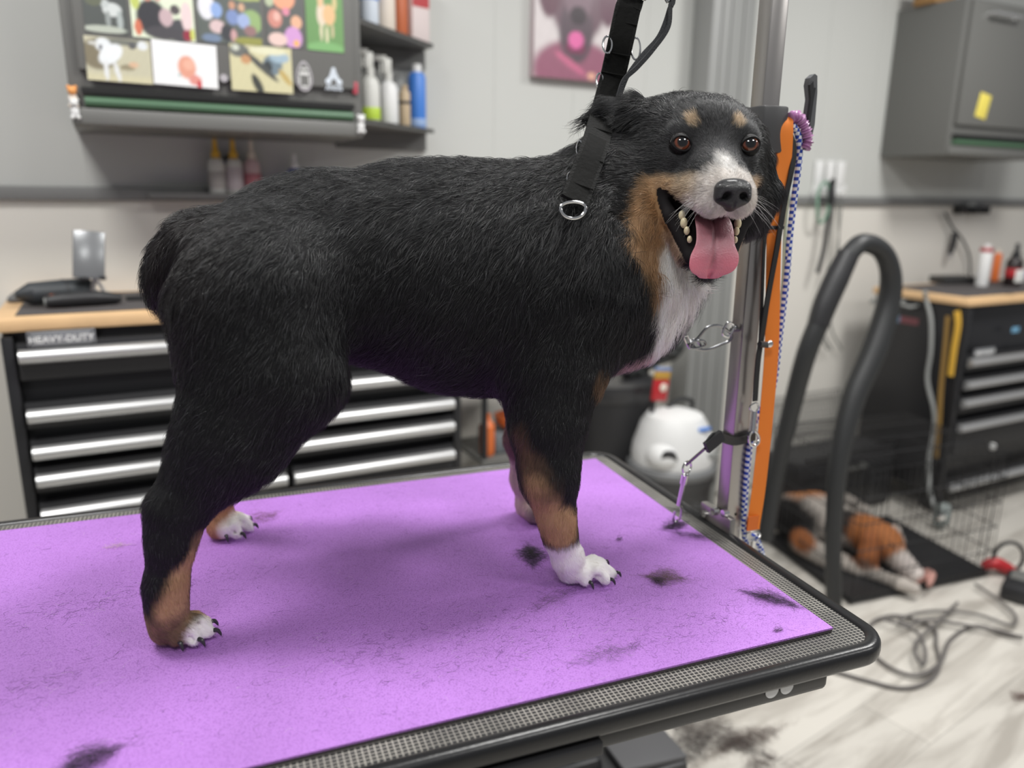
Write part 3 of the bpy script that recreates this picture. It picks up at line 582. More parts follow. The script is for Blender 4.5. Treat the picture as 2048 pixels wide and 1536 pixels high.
tuft(1352, 1052, MZ, 0.022, 0.014, 0.2, 380, srgb(28, 24, 28), 'black hair tuft under the silver snap hook', 0.02)
tuft(1398, 1075, MZ, 0.035, 0.010, -0.8, 200, srgb(36, 30, 36), 'thin black hair tuft along the mat edge by the post', 0.022)
tuft(232, 1094, MZ, 0.016, 0.003, 0.05, 40, srgb(210, 196, 170), 'short pale straw-like hair wisp left of the hind leg', 0.02)
tuft(1404, 1032, TZ, 0.045, 0.022, -0.9, 700, srgb(62, 62, 62), 'grey hair clump caught on the mesh at the post foot', 0.03, hgt=0.018)
# loose single hairs all over the mat
n = 1500; X = RN.uniform(-0.3, 0.62, n); Y = RN.uniform(0.61, 1.2, n)
cl = RN.normal(size=(9, 2))*0.0; k = 5; P = np.empty((n, k, 3)); ang = RN.uniform(0, 6.28, n); ln = RN.uniform(0.004, 0.020, n); cv = RN.normal(size=n)*1.6
f = RN.random(n) < 0.6; band = RN.integers(0, 5, n); bx = np.array([-0.25, -0.15, 0.15, 0.45, 0.30]); by = np.array([0.78, 0.95, 0.74, 0.66, 0.70])
X = np.where(f, bx[band]+RN.normal(size=n)*0.10, X); Y = np.where(f, by[band]+(X-bx[band])*0.15+RN.normal(size=n)*0.018, Y); X = np.clip(X, -0.4, 0.625); Y = np.clip(Y, 0.61, 1.2); ang = np.where(f, RN.normal(size=n)*0.5+0.2, ang)
for i, s in enumerate(np.linspace(-0.5, 0.5, k)):
    a = ang+cv*s; P[:, i, 0] = X+np.cos(a)*s*ln; P[:, i, 1] = Y+np.sin(a)*s*ln; P[:, i, 2] = MZ+0.0003
cc = np.where(RN.random((n, 1)) < 0.86, np.array(srgb(62, 34, 74))[None], np.array(srgb(225, 205, 225))[None])
tag(hair_obj('loose_hair', P, np.full(n, 0.00008), cc, m_hair), 'fine loose clipped hairs scattered over the purple mat', 'hair', kind='stuff')

# ---------------------------------------------------------------- post (arm) at the table's right edge
PX, PY = 0.7045, 0.896
post = thing('grooming_post', 'square steel grooming arm post standing at the table edge', 'post', (PX, PY, MZ-0.09))
def tubesq(s, h, x=0, y=0, z0=0): return MB().box((x, y, z0+h/2), (s, s, h), 0.0025, seg=2)
tubesq(0.0275, 1.12).build('tube', m_steel, post)
PE = atY(1345, -400, PY); ex_ = float(PE[0])-PX; ez_ = float(PE[2])-(MZ-0.09)
MB().box((-0.16, 0, 1.10), (0.36, 0.022, 0.022), 0.002).tube([(ex_, 0, 1.095), (ex_, 0, ez_+.02), (ex_+.012, 0, ez_+.005), (ex_, 0, ez_-.012), (ex_-.012, 0, ez_+.003), (ex_, 0, ez_+.018)], 0.0025).build('overhead_arm', m_steel, post)
MB().box((-0.020, 0, 0.05), (0.012, 0.075, 0.12), 0.003).box((0.0, 0, 0.02), (0.05, 0.06, 0.05), 0.004).build('table_clamp', m_steel, post)
for y, z in ((-0.024, 0.125), (0.022, 0.105), (-0.024, 0.09), (0.0, 0.118)): MB().cyl((-0.030, y, z-0.01), (-0.021, y, z-0.01), 0.0055, n=12).build('bolt', m_chrome, post)
MB().cyl((0.002, -0.0142, 0.105), (0.002, -0.0134, 0.105), 0.0022, n=12).build('hole', m_deep, post)
Pb = atY(1527, 258, PY-0.02)
blk = MB().box((0.003, 0, Pb[2]-(MZ-0.09)), (0.040, 0.044, 0.060), 0.003).build('slide_block', mat('block_grey', srgb(72, 72, 73), 0.4), post)
MB().tube([(0.022, -0.004, Pb[2]-(MZ-0.09)+0.012), (0.05, -0.006, Pb[2]-(MZ-0.09)+0.012), (0.062, -0.006, Pb[2]-(MZ-0.09)+0.014)], 0.005, n=10).build('peg', m_blk2, post)

HY = PY-0.022      # plane of the leads hanging beside the post
def hp(x, y, dy=0.0): return tuple(atY(x, y, HY+dy))
m_orange = mat('orange_webbing', srgb(252, 140, 48), 0.6)
nt = m_orange.node_tree; b = nt.nodes['Principled BSDF']; tc = N(m_orange, 'ShaderNodeTexCoord'); sp2 = N(m_orange, 'ShaderNodeSeparateXYZ'); L(m_orange, tc.outputs['Object'], sp2.inputs[0])
pp = mth(m_orange, 'PINGPONG', sp2.outputs['Z'], 0.0011); bp = N(m_orange, 'ShaderNodeBump'); bp.inputs['Strength'].default_value = 0.9; bp.inputs['Distance'].default_value = 0.0008; L(m_orange, pp, bp.inputs['Height']); L(m_orange, bp.outputs[0], b.inputs['Normal'])
t = thing('webbing_lead', 'bright orange webbing lead hanging beside the steel post', 'lead', (0, 0, 0))
MB().strap([hp(1558, 300, 0.018), hp(1560, 250, 0.014), hp(1569, 238, 0.004), hp(1571, 262, -0.002), hp(1567, 330), hp(1556, 400), hp(1549, 455), hp(1546, 560), hp(1543, 700), hp(1530, 860), hp(1517, 980), hp(1507, 1045), hp(1506, 1058)], 0.0195, 0.0022, smooth=8).build('webbing', m_orange, t)
MB().strap([hp(1556, 305, 0.016), hp(1545, 380, 0.014), hp(1540, 440, 0.012)], 0.016, 0.002).build('webbing_back', m_orange, t)
MB().box(hp(1550, 455), (0.026, 0.008, 0.005), 0.001).build('slider', m_blk2, t)
MB().strap([hp(1508, 1032, -0.003), hp(1505, 1060, -0.003)], 0.0215, 0.002, smooth=2).build('stitched_end', mat('orange_dark', srgb(222, 112, 40), 0.6), t)
MB().tube([hp(1495, 1066), hp(1519, 1066), hp(1517, 1078), hp(1508, 1084), hp(1498, 1078)], 0.0014, closed=True, n=8, smooth=3).build('ring', m_chrome, t)
MB().cyl(hp(1507, 1080), hp(1505, 1098), 0.0045, 0.003).tube([hp(1505, 1096), hp(1500, 1108), hp(1501, 1122), hp(1507, 1124), hp(1509, 1112)], 0.0016, n=8, smooth=4).build('snap_hook', m_chrome, t)
# black flat leather lead
m_leather = mat('black_leather', (0.02, 0.02, 0.02), 0.45)
t = thing('leather_lead', 'narrow black leather lead running down in front of the orange webbing', 'lead', (0, 0, 0))
MB().strap([hp(1578, 262, -0.002), hp(1588, 300, -0.004), hp(1581, 350, -0.006), hp(1570, 400, -0.006), hp(1562, 446, -0.007), hp(1554, 495, -0.007), hp(1536, 593, -0.007), hp(1526, 658, -0.007), hp(1516, 723, -0.007), hp(1510, 802, -0.006)], 0.0075, 0.0025, smooth=6).build('strap', m_leather, t)
MB().strap([hp(1536, 400, 0.003), hp(1529, 480, -0.001), hp(1524, 600, -0.002), hp(1520, 680, -0.003)], 0.0042, 0.002).build('strap_back', m_leather, t)
MB().tube([hp(1519, 688, -0.012), hp(1536, 690, -0.010)], 0.0045, n=8).build('keeper', m_leather, t)
MB().ball(hp(1540, 688, -0.013), 0.0052, 10, (1, 0.5, 1)).build('stud', m_chrome, t, label='silver stud')
MB().tube([hp(1501, 812, -0.006), hp(1513, 806, -0.006), hp(1517, 815, -0.006), hp(1510, 824, -0.006), hp(1501, 820, -0.006)], 0.0013, closed=True, smooth=3, n=8).build('ring', m_chrome, t)
MB().cyl(hp(1509, 822, -0.008), hp(1505, 862, -0.010), 0.0040, 0.0046).tube([hp(1506, 858, -0.01), hp(1516, 870, -0.01), hp(1517, 884, -0.01), hp(1508, 892, -0.01), hp(1500, 888, -0.01), hp(1498, 874, -0.01), hp(1502, 862, -0.01)], 0.0021, n=8, smooth=4).build('snap_hook', m_chrome, t)
# blue and white braided rope
m_rope = mat('blue_white_braid', (0.8, 0.8, 0.8), 0.6)
nt = m_rope.node_tree; b = nt.nodes['Principled BSDF']; uvn = N(m_rope, 'ShaderNodeTexCoord'); sp3 = N(m_rope, 'ShaderNodeSeparateXYZ'); L(m_rope, uvn.outputs['Object'], sp3.inputs[0])
ck = mth(m_rope, 'PINGPONG', mth(m_rope, 'ADD', sp3.outputs['Z'], mth(m_rope, 'MULTIPLY', sp3.outputs['X'], 0.9)), 0.0045)
ck2 = mth(m_rope, 'PINGPONG', mth(m_rope, 'SUBTRACT', sp3.outputs['Z'], mth(m_rope, 'MULTIPLY', sp3.outputs['X'], 0.9)), 0.0045)
cm = mth(m_rope, 'GREATER_THAN', mth(m_rope, 'ADD', ck, ck2), 0.0044)
mxr = N(m_rope, 'ShaderNodeMix'); mxr.data_type = 'RGBA'; mxr.inputs[6].default_value = (0.75, 0.77, 0.8, 1); mxr.inputs[7].default_value = (*srgb(34, 66, 168), 1); L(m_rope, cm, mxr.inputs[0]); L(m_rope, mxr.outputs[2], b.inputs['Base Color'])
t = thing('rope_lead', 'blue and white braided rope lead hanging beside the orange webbing', 'lead', (0, 0, 0))
MB().tube([hp(1583, 250, 0.0), hp(1593, 262, 0.003), hp(1599, 290, 0.004), hp(1597, 330, 0.006), hp(1588, 400, 0.01), hp(1580, 470, 0.012), hp(1573, 560, 0.014), hp(1561, 660, 0.016), hp(1545, 780, 0.018), hp(1515, 830, 0.016), hp(1500, 890, 0.006), hp(1491, 980, 0.006), hp(1488, 1050, 0.008), hp(1493, 1090, 0.012), hp(1510, 1128, 0.012), hp(1530, 1145, 0.01), hp(1522, 1100, 0.008), hp(1508, 1068, 0.006)], 0.0044, n=10, smooth=6).build('rope', m_rope, t)
mb = MB().tube([hp(1582, 300, 0.012), hp(1577, 380, 0.014), hp(1570, 460, 0.016), hp(1566, 560, 0.018), hp(1560, 620, 0.018)], 0.0024, n=8, smooth=5); tag(mb.build('thin_cord', mat('mint_cord', srgb(190, 206, 184), 0.6)), 'thin pale green cord between the black strap and the blue rope', 'cord')
# scrunchie
pts = [hp(1581, 236), hp(1592, 232), hp(1604, 243), hp(1612, 262), hp(1615, 282), hp(1609, 298)]
t = thing('scrunchie', 'shiny mauve scrunchie looped over the black fin beside the post', 'scrunchie', (0, 0, 0))
bm_ = MB(); rr = [0.0066+0.0015*math.sin(i*2.6)+0.0008*math.cos(i*5.1) for i in range(46)]
Q = []; 
for i in range(46):
    s = i/45*5; k0 = min(int(s), 4); f_ = s-k0; p = [Vector(pts[max(k0-1, 0)]), Vector(pts[k0]), Vector(pts[k0+1]), Vector(pts[min(k0+2, 5)])]
    Q.append(0.5*((2*p[1])+(-p[0]+p[2])*f_+(2*p[0]-5*p[1]+4*p[2]-p[3])*f_*f_+(-p[0]+3*p[1]-3*p[2]+p[3])*f_**3))
bm_.tube(Q, rr, n=14).build('satin_tube', mat('mauve_satin', srgb(184, 132, 178), 0.25, coat=0.3), t, sharp=1.5)
# upright black fin (comb holder)
t = thing('comb_holder', 'upright black plastic holder sticking up behind the mauve scrunchie', 'holder', (0, 0, 0))
A = hp(1592, 300, 0.008); PPx = ppm(A)
def fpt(x, y): p = atY(x, y, HY+0.010); return (p[0]-A[0], p[2]-A[2])
fin = [fpt(*q) for q in ((1599, 262), (1608, 200), (1605, 172), (1608, 158), (1617, 150), (1622, 154), (1622, 188), (1617, 250), (1606, 300), (1596, 300))]
MR2 = Matrix(((1, 0, 0, A[0]), (0, 0, -1, A[1]), (0, 1, 0, A[2]), (0, 0, 0, 1)))
MB().prism(fin, 0.010, MR2).build('fin', mat('fin_grey', srgb(96, 97, 99), 0.35), t)
slot = [fpt(*q) for q in ((1602, 250), (1610, 200), (1613, 178), (1608, 176), (1606, 170), (1605, 172), (1608, 200), (1598, 262))]
MB().prism([fpt(*q) for q in ((1598, 262), (1606, 200), (1604, 172), (1611, 165), (1612, 178), (1616, 178), (1612, 200), (1603, 262))], 0.004, MR2 @ Matrix.Translation((0, 0, 0.009))).build('slot_face', m_blk2, t)

# ---------------------------------------------------------------- chain and carabiner towards the dog's chest
cy = PY-0.004
def cp(x, y, dy=0.0): return tuple(atY(x, y, cy+dy))
def oval(mb, x0, y0, x1, y1, wpx, r, dy=0.0, n=14):
    cxp, cyp = (x0+x1)/2, (y0+y1)/2; l = math.hypot(x1-x0, y1-y0)/2; ux, uy = (x1-x0)/2/l, (y1-y0)/2/l; pts = []
    for k in range(n):
        a = 2*math.pi*k/n; p = l*math.copysign(abs(math.cos(a))**0.8, math.cos(a)); q = wpx*math.copysign(abs(math.sin(a))**0.7, math.sin(a)); pts.append(cp(cxp+ux*p-uy*q, cyp+uy*p+ux*q, dy))
    return mb.tube(pts, r, n=8, closed=True, smooth=3)
m_dchr = mat('dark_chrome', (0.32, 0.32, 0.33), 0.18, 1.0)
t = thing('carabiner_clip', 'steel carabiner hooked to a small eye on the grooming post', 'carabiner', (0, 0, 0))
mb = MB().tube([cp(1385, 688), cp(1398, 673), cp(1415, 655), cp(1440, 652), cp(1462, 668), cp(1458, 682), cp(1440, 690), cp(1412, 700), cp(1388, 696)], 0.0022, n=8, closed=True, smooth=4); mb.build('body', m_dchr, t)
mb = MB(); oval(mb, 1450, 672, 1463, 646, 9, 0.0017, -0.002); mb.build('eye_ring', m_chrome, t)
MB().cyl(cp(1462, 660), cp(1484, 658), 0.003).ball(cp(1469, 655), 0.0045, 8).build('eye_bolt', m_dchr, t)
t = thing('chain_lead', 'short silver chain piece clipped to the carabiner at the dog chest', 'chain', (0, 0, 0))
mb = MB(); oval(mb, 1356, 636, 1372, 672, 4.5, 0.0014, -0.002); mb.build('link', m_chrome, t)
mb = MB(); oval(mb, 1367, 662, 1382, 697, 4.0, 0.0014, 0.002); mb.build('link', m_chrome, t)
mb = MB(); oval(mb, 1378, 692, 1410, 686, 7, 0.0018, -0.002); mb.build('link', m_dchr, t)
mb = MB(); oval(mb, 1386, 680, 1400, 698, 6, 0.0018, 0.002); mb.build('link', m_dchr, t)

# strap round the post with snap hook down to the mat
t = thing('tether_strap', 'black tether strap wrapped round the post ending in a silver snap hook', 'strap', (0, 0, 0))
zt = atY(1475, 870, PY)[2]; s_ = 0.0165
loop = [(PX+s_, PY-s_, zt), (PX-s_, PY-s_, zt+0.001), (PX-s_, PY+s_, zt), (PX+s_, PY+s_, zt)]
MB().strap([(PX+s_+0.004, PY-s_-0.002, zt+0.002), (PX+0.004, PY-s_-0.004, zt), (PX-s_-0.003, PY-s_-0.004, zt-0.001), tuple(atY(1430, 872, PY-0.03)), tuple(atY(1415, 886, PY-0.035))], 0.0125, 0.0022, up=(0, 1, 0.1), smooth=4).build('webbing', m_leather, t)
mb = MB().strap([(x, y, z) for x, y, z in loop], 0.0125, 0.0022, up=(0, -1, 0), smooth=0, closed=True); mb.build('post_loop', m_leather, t)
q0, q1 = Vector(atY(1444, 870, PY-0.034)), Vector(atY(1412, 896, PY-0.038))
MB().strap([q0, (q0+q1)/2, q1], 0.0165, 0.006, up=(0, 1, 0), smooth=2).build('buckle', m_blk2, t)
e0 = Vector(atY(1410, 897, PY-0.040)); hk = Vector(atZ(1350, 1046, MZ+0.004)); e1 = Vector(atY(1372, 930, hk[1]*0.5+0.5*(PY-0.04)))
top = e1
MB().cyl(e0, e1, 0.0022).build('wire', m_dchr, t)
ring = [top+Vector((0.009*math.cos(a)+0.002, 0.003*math.cos(a), 0.009*math.sin(a)-0.004)) for a in [2*math.pi*k/12 for k in range(12)]]
MB().tube(ring, 0.0016, closed=True, smooth=2, n=8).build('ring', m_chrome, t)
h0 = top+Vector((0.0, 0.0, -0.014)); d = (hk-h0)
MB().cyl(h0, h0+d*0.18, 0.0052).cyl(h0+d*0.15, h0+d*0.62, 0.0036).tube([h0+d*0.6, h0+d*0.72+Vector((0.007, 0, 0)), h0+d*0.9+Vector((0.007, 0, 0)), h0+d*0.98, h0+d*0.88+Vector((-0.005, 0, 0)), h0+d*0.74+Vector((-0.004, 0, 0))], 0.0019, n=8, smooth=4).build('snap_hook', m_chrome, t)
# ================================================================ THE BIG DOG
def nz3(P, s, seed=0):       # cheap smooth pseudo noise, about -1..1
    r = np.random.default_rng(seed); v = np.zeros(len(P))
    for k in range(5):
        q = r.normal(size=3)*s*(1+0.6*k); v += np.sin(P @ q + r.uniform(0, 6.28))/(1+0.35*k)
    return v/2.2
def sdf_grid(prims, lo, hi, h):
    """prims: (kind, a, b, ra, rb, k, squash) -> field on a grid; kind '+' joins smoothly, '-' carves"""
    n = [int(math.ceil((hi[i]-lo[i])/h))+1 for i in range(3)]
    ax = [lo[i]+h*np.arange(n[i]) for i in range(3)]
    F = np.full(n, 0.08, np.float32)
    for kind, a, b, ra, rb, k, sq in prims:
        a = np.asarray(a, float); b = np.asarray(b, float); m = k+2*h
        s = [0, 0, 0]; e = [0, 0, 0]; ok = True
        for i in range(3):
            l0 = min(a[i]-ra, b[i]-rb)-m; l1 = max(a[i]+ra, b[i]+rb)+m
            s[i] = max(0, int((l0-lo[i])/h)); e[i] = min(n[i], int((l1-lo[i])/h)+2)
            if e[i] <= s[i]: ok = False
        if not ok: continue
        X = ax[0][s[0]:e[0]][:, None, None]-a[0]; Y = ax[1][s[1]:e[1]][None, :, None]-a[1]; Z = ax[2][s[2]:e[2]][None, None, :]-a[2]
        ba = b-a; l2 = float(ba @ ba)
        t = np.clip((X*ba[0]+Y*ba[1]+Z*ba[2])/l2, 0, 1) if l2 > 1e-12 else 0.0
        dx, dy, dz = X-t*ba[0], Y-t*ba[1], Z-t*ba[2]
        if sq is not None:
            q, f = sq; q = np.asarray(q, float); p = (dx*q[0]+dy*q[1]+dz*q[2])*(f-1); dx, dy, dz = dx+p*q[0], dy+p*q[1], dz+p*q[2]
        d = np.sqrt(dx*dx+dy*dy+dz*dz)-(ra+(rb-ra)*t)
        G = F[s[0]:e[0], s[1]:e[1], s[2]:e[2]]
        if kind == '+':
            hh = np.clip(0.5+0.5*(G-d)/k, 0, 1); R = G*(1-hh)+d*hh-k*hh*(1-hh)
        else:
            hh = np.clip(0.5-0.5*(G+d)/k, 0, 1); R = G*(1-hh)-d*hh+k*hh*(1-hh)
        F[s[0]:e[0], s[1]:e[1], s[2]:e[2]] = R
    return F
def surface_nets(F, lo, h):
    I = F < 0; nx, ny, nz = F.shape
    c = np.zeros((nx-1, ny-1, nz-1), np.uint8)
    for i in (0, 1):
        for j in (0, 1):
            for k in (0, 1): c += I[i:nx-1+i, j:ny-1+j, k:nz-1+k]
    act = np.argwhere((c > 0) & (c < 8)); idx = np.full(c.shape, -1, np.int64); idx[tuple(act.T)] = np.arange(len(act))
    acc = np.zeros((len(act), 3)); cnt = np.zeros(len(act))
    cor = [(i, j, k) for i in (0, 1) for j in (0, 1) for k in (0, 1)]
    vals = {q: F[act[:, 0]+q[0], act[:, 1]+q[1], act[:, 2]+q[2]].astype(float) for q in cor}
    for q in cor:
        for axn in range(3):
            if q[axn]: continue
            p = list(q); p[axn] = 1; p = tuple(p); v0, v1 = vals[q], vals[p]; m = (v0 < 0) != (v1 < 0)
            t = np.where(m, v0/np.where(m, v0-v1, 1), 0)
            pos = np.array(q, float)[None]+t[:, None]*np.eye(3)[axn][None]; acc[m] += pos[m]; cnt[m] += 1
    V = (act+acc/cnt[:, None])*h+np.asarray(lo)
    faces = []
    for axn in range(3):
        sl0 = [slice(1, -1)]*3; sl0[axn] = slice(0, -1); sl1 = list(sl0); sl1[axn] = slice(1, None)
        A = I[tuple(sl0)]; B = I[tuple(sl1)]; e = np.argwhere(A != B)
        if len(e) == 0: continue
        inside = A[tuple(e.T)]; off = np.ones(3, int); off[axn] = 0; e = e+off
        o1, o2 = [(1, 2), (2, 0), (0, 1)][axn]; d1 = np.eye(3, dtype=int)[o1]; d2 = np.eye(3, dtype=int)[o2]
        q = np.stack([idx[tuple((e-d1-d2).T)], idx[tuple((e-d2).T)], idx[tuple(e.T)], idx[tuple((e-d1).T)]], 1)
        q[~inside] = q[~inside][:, ::-1]; faces.append(q)
    Q = np.concatenate(faces); Q = Q[(Q >= 0).all(1)]
    return V, Q
def mesh_np(name, V, Q):
    me = bpy.data.meshes.new(name); me.vertices.add(len(V)); me.vertices.foreach_set('co', V.astype(np.float32).ravel())
    me.loops.add(len(Q)*4); me.loops.foreach_set('vertex_index', Q.astype(np.int32).ravel())
    me.polygons.add(len(Q)); me.polygons.foreach_set('loop_start', (np.arange(len(Q))*4).astype(np.int32))
    me.polygons.foreach_set('use_smooth', np.ones(len(Q), bool)); me.update(calc_edges=True); me.validate(); return me
def relax(V, Q, it=2, lam=0.5):
    E = np.concatenate([Q[:, [0, 1]], Q[:, [1, 2]], Q[:, [2, 3]], Q[:, [3, 0]]])
    n = len(V); deg = np.bincount(E[:, 0], minlength=n)+np.bincount(E[:, 1], minlength=n); deg = np.maximum(deg, 1)
    for s in range(it):
        S_ = np.zeros_like(V)
        for d in range(3): S_[:, d] = np.bincount(E[:, 0], V[E[:, 1], d], n)+np.bincount(E[:, 1], V[E[:, 0], d], n)
        V = V+(S_/deg[:, None]-V)*lam
    return V
def normals(V, Q):
    a = np.cross(V[Q[:, 2]]-V[Q[:, 0]], V[Q[:, 3]]-V[Q[:, 1]]); Nn = np.zeros_like(V)
    for c in range(4):
        for d in range(3): Nn[:, d] += np.bincount(Q[:, c], a[:, d], len(V))
    return Nn/np.maximum(np.linalg.norm(Nn, axis=1, keepdims=True), 1e-12)

# ---- skeleton of the body: points taken on real depth planes through the standing dog
def D(px, py, Y, r): p = atY(px, py, Y); return p, r/ppm(p)
def rc(A, B, k=0.04, sq=None): return ('+', A[0], B[0], A[1], B[1], k, sq)
body = []
def chain(pts, k=0.04, sq=None):
    for a, b in zip(pts, pts[1:]): body.append(rc(D(*a), D(*b), k, sq))
LAT = ((0, 1, 0), 1.12)
chain([(1085, 560, .905, 195), (960, 556, .915, 190), (840, 548, .925, 182), (700, 535, .935, 158), (600, 545, .945, 145), (510, 570, .95, 142)], 0.05, LAT)      # trunk
chain([(640, 438, .945, 58), (560, 462, .945, 60)], 0.05)                                  # croup
chain([(930, 640, .915, 135), (1060, 640, .905, 150)], 0.05, LAT)                          # brisket
chain([(820, 408, .93, 55), (1050, 412, .91, 52)], 0.05)                                   # back line
chain([(1120, 540, .90, 190), (1215, 600, .895, 120), (1245, 640, .89, 85)], 0.045)        # fore chest
chain([(1145, 518, .90, 160), (1240, 402, .885, 113), (1305, 328, .895, 90)], 0.045)       # neck
chain([(1285, 440, .875, 95), (1312, 545, .87, 82), (1290, 640, .885, 62)], 0.035)         # throat and bib
chain([(362, 520, .96, 50), (334, 572, .965, 38), (328, 600, .965, 26)], 0.015)            # bob tail
chain([(400, 500, .955, 75), (362, 530, .96, 50)], 0.03)
for s, Yh in (('n', 0), ('f', 1)):
    if s == 'n':   # near hind leg
        chain([(530, 595, .875, 160), (558, 735, .85, 122)], 0.04, ((0, 1, 0), 1.15)); chain([(442, 640, .865, 96), (452, 850, .845, 76)], 0.04)
        chain([(550, 770, .845, 118), (466, 890, .838, 88), (358, 1020, .832, 46)], 0.035, ((0, 1, 0), 1.25)); chain([(450, 850, .845, 74), (360, 1010, .832, 44)], 0.03, ((0, 1, 0), 1.3))
        chain([(352, 1025, .832, 46), (342, 1090, .828, 40), (332, 1170, .824, 35), (334, 1225, .822, 37)], 0.02)
        chain([(326, 1012, .832, 22), (330, 1060, .83, 20)], 0.02)
        # near front leg
        chain([(1130, 590, .84, 140), (1108, 740, .825, 100)], 0.045, ((0, 1, 0), 1.3)); chain([(1105, 745, .825, 86), (1096, 850, .812, 66), (1098, 950, .80, 50), (1112, 1030, .795, 36)], 0.03)
        chain([(1112, 1030, .795, 35), (1120, 1070, .795, 30), (1133, 1118, .797, 31)], 0.015)
    else:
        chain([(560, 600, 1.0, 130), (610, 760, 1.04, 85)], 0.04); chain([(605, 765, 1.04, 72), (500, 870, 1.07, 45), (425, 960, 1.09, 34)], 0.03)
        chain([(425, 960, 1.09, 30), (432, 1010, 1.095, 25), (440, 1040, 1.098, 25)], 0.02)
        chain([(1100, 640, .965, 110), (1072, 770, .985, 60)], 0.04); chain([(1060, 780, .985, 50), (1036, 880, 1.0, 24), (1046, 960, 1.01, 20), (1056, 1010, 1.015, 19), (1062, 1024, 1.015, 19)], 0.02)
claws = []
def paw(heel, tips, hr, tr, wrist):
    H = atZ(*heel, MZ+hr*0.95); Wp = np.asarray(wrist)
    body.append(('+', Wp, H+np.array([0, 0, hr*0.35]), hr*1.0, hr*0.92, 0.010, None))
    T = [atZ(*t, MZ+tr*0.85) for t in tips]; m = np.mean(T, axis=0)
    body.append(('+', H, H*0.62+m*0.38+np.array([0, 0, tr*0.30]), hr*0.92, tr*1.15, 0.008, None))
    cut = []
    for i, tp in enumerate(T):
        out = 1.0 if i in (0, 3) else 1.12
        d = tp-H; dn = d/np.linalg.norm(d); L_ = np.linalg.norm(d)
        B0 = H*0.72+(m*0.5+tp*0.5)*0.28+np.array([0, 0, tr*0.75])
        K = H+d*0.60+np.array([0, 0, tr*(0.95 if out > 1 else 0.7)])
        T2 = tp-dn*tr*0.75
        body.append(('+', B0, K, tr*0.85, tr*0.86, 0.004, None)); body.append(('+', K, T2, tr*0.86, tr*0.80, 0.0025, None))
        if i: 
            pt, pK = prev; g0 = (pK+K)/2+np.array([0, 0, tr*0.75]); g1 = (pt+T2)/2+np.array([0, 0, tr*0.2])+dn*tr*0.9; cut.append(('-', g0, g1, .0016, .0030, .0035, None))
        prev = (T2, K); claws.append((T2+np.array([0, 0, tr*0.20])+dn*tr*0.25, dn, tr))
    body.extend(cut)
paw((1142, 1142), [(1180, 1168), (1222, 1162), (1234, 1148), (1212, 1126)], 0.0175, 0.0102, D(1140, 1112, .797, 1)[0])
paw((335, 1256), [(360, 1289), (400, 1283), (431, 1264), (425, 1246)], 0.0195, 0.0108, D(334, 1215, .822, 1)[0])
paw((440, 1056), [(452, 1074), (484, 1070), (508, 1052), (498, 1038)], 0.0175, 0.0108, D(440, 1035, 1.098, 1)[0])
paw((1070, 1026), [(1080, 1042), (1100, 1040), (1108, 1032), (1098, 1020)], 0.0165, 0.0105, D(1069, 1015, 1.015, 1)[0])

# ---- head, in its own frame (a: to the viewer's right, b: up, c: out of the face)
EC = CAM + ray(1431, 290)/(ray(1431, 290) @ FW)*0.872
yaw, pit = R_(3), R_(-5)
fh = -np.array([math.cos(_h), math.sin(_h), 0.0]); rh = np.array([math.sin(_h), -math.cos(_h), 0.0])
fy = fh*math.cos(yaw)+rh*math.sin(yaw); ry = rh*math.cos(yaw)-fh*math.sin(yaw); zz = np.array([0, 0, 1.0])
HF = fy*math.cos(pit)+zz*math.sin(pit); HU = zz*math.cos(pit)-fy*math.sin(pit); HR = ry
def H(a, b, c): return EC+HR*a+HU*b+HF*c
def toH(P): d = P-EC; return np.stack([d @ HR, d @ HU, d @ HF], -1)
head = []
def hp2(p, q, r1, r2, k=0.012, sq=None, mir=True, kind='+'):
    for s in ((1, -1) if mir else (1,)):
        head.append((kind, H(p[0]*s, p[1], p[2]), H(q[0]*s, q[1], q[2]), r1, r2, k, sq))
hp2((.018, -.012, -.070), (.018, -.014, -.060), .052, .052, .03)                 # cranium
hp2((.030, -.018, -.055), (.034, -.032, -.050), .040, .038, .025)
hp2((-.040, .014, -.075), (-.020, .018, -.070), .034, .034, .025, mir=False)
hp2((.040, .002, -.075), (.020, .010, -.072), .034, .036, .025, mir=False)
hp2((.064, -.066, -.048), (.062, -.092, -.050), .026, .020, .02, mir=False)
hp2((.014, .010, -.034), (.020, .002, -.030), .032, .030, .02)                    # forehead
hp2((.044, -.045, -.048), (.048, -.080, -.055), .026, .022, .02)                  # cheeks
hp2((0, -.070, -.070), (0, -.115, -.060), .050, .034, .03, mir=False)             # throat behind jaw
hp2((.046, -.056, -.034), (.022, -.122, .008), .018, .013, .012)                  # jaw branches
hp2((0, -.105, -.020), (0, -.134, .012), .026, .014, .015, mir=False)             # chin mass
hp2((0, -.070, -.010), (0, -.102, .045), .022, .026, .006, mir=False, kind='-')   # mouth hollow
hp2((.044, -.058, -.010), (.020, -.096, .030), .011, .018, .006, kind='-')
CAV = [(np.array((0, -.070, -.010)), np.array((0, -.102, .045)), .022, .026), (np.array((.044, -.058, -.010)), np.array((.020, -.096, .030)), .011, .018), (np.array((-.044, -.058, -.010)), np.array((-.020, -.096, .030)), .011, .018)]
hp2((0, -.020, -.012), (0, -.034, .030), .030, .021, .016, mir=False)             # bridge of the muzzle
hp2((.012, -.036, .0), (.009, -.045, .050), .028, .022, .012)
hp2((.019, -.048, .014), (.0145, -.056, .055), .020, .018, .008)                  # upper lips
hp2((.050, -.040, -.020), (.022, -.050, .020), .012, .017, .010)
hp2((.058, -.050, -.022), (.045, -.080, -.002), .0085, .0080, .006)                # lower lip rim
hp2((.045, -.080, -.002), (.022, -.124, .020), .0080, .0070, .006)
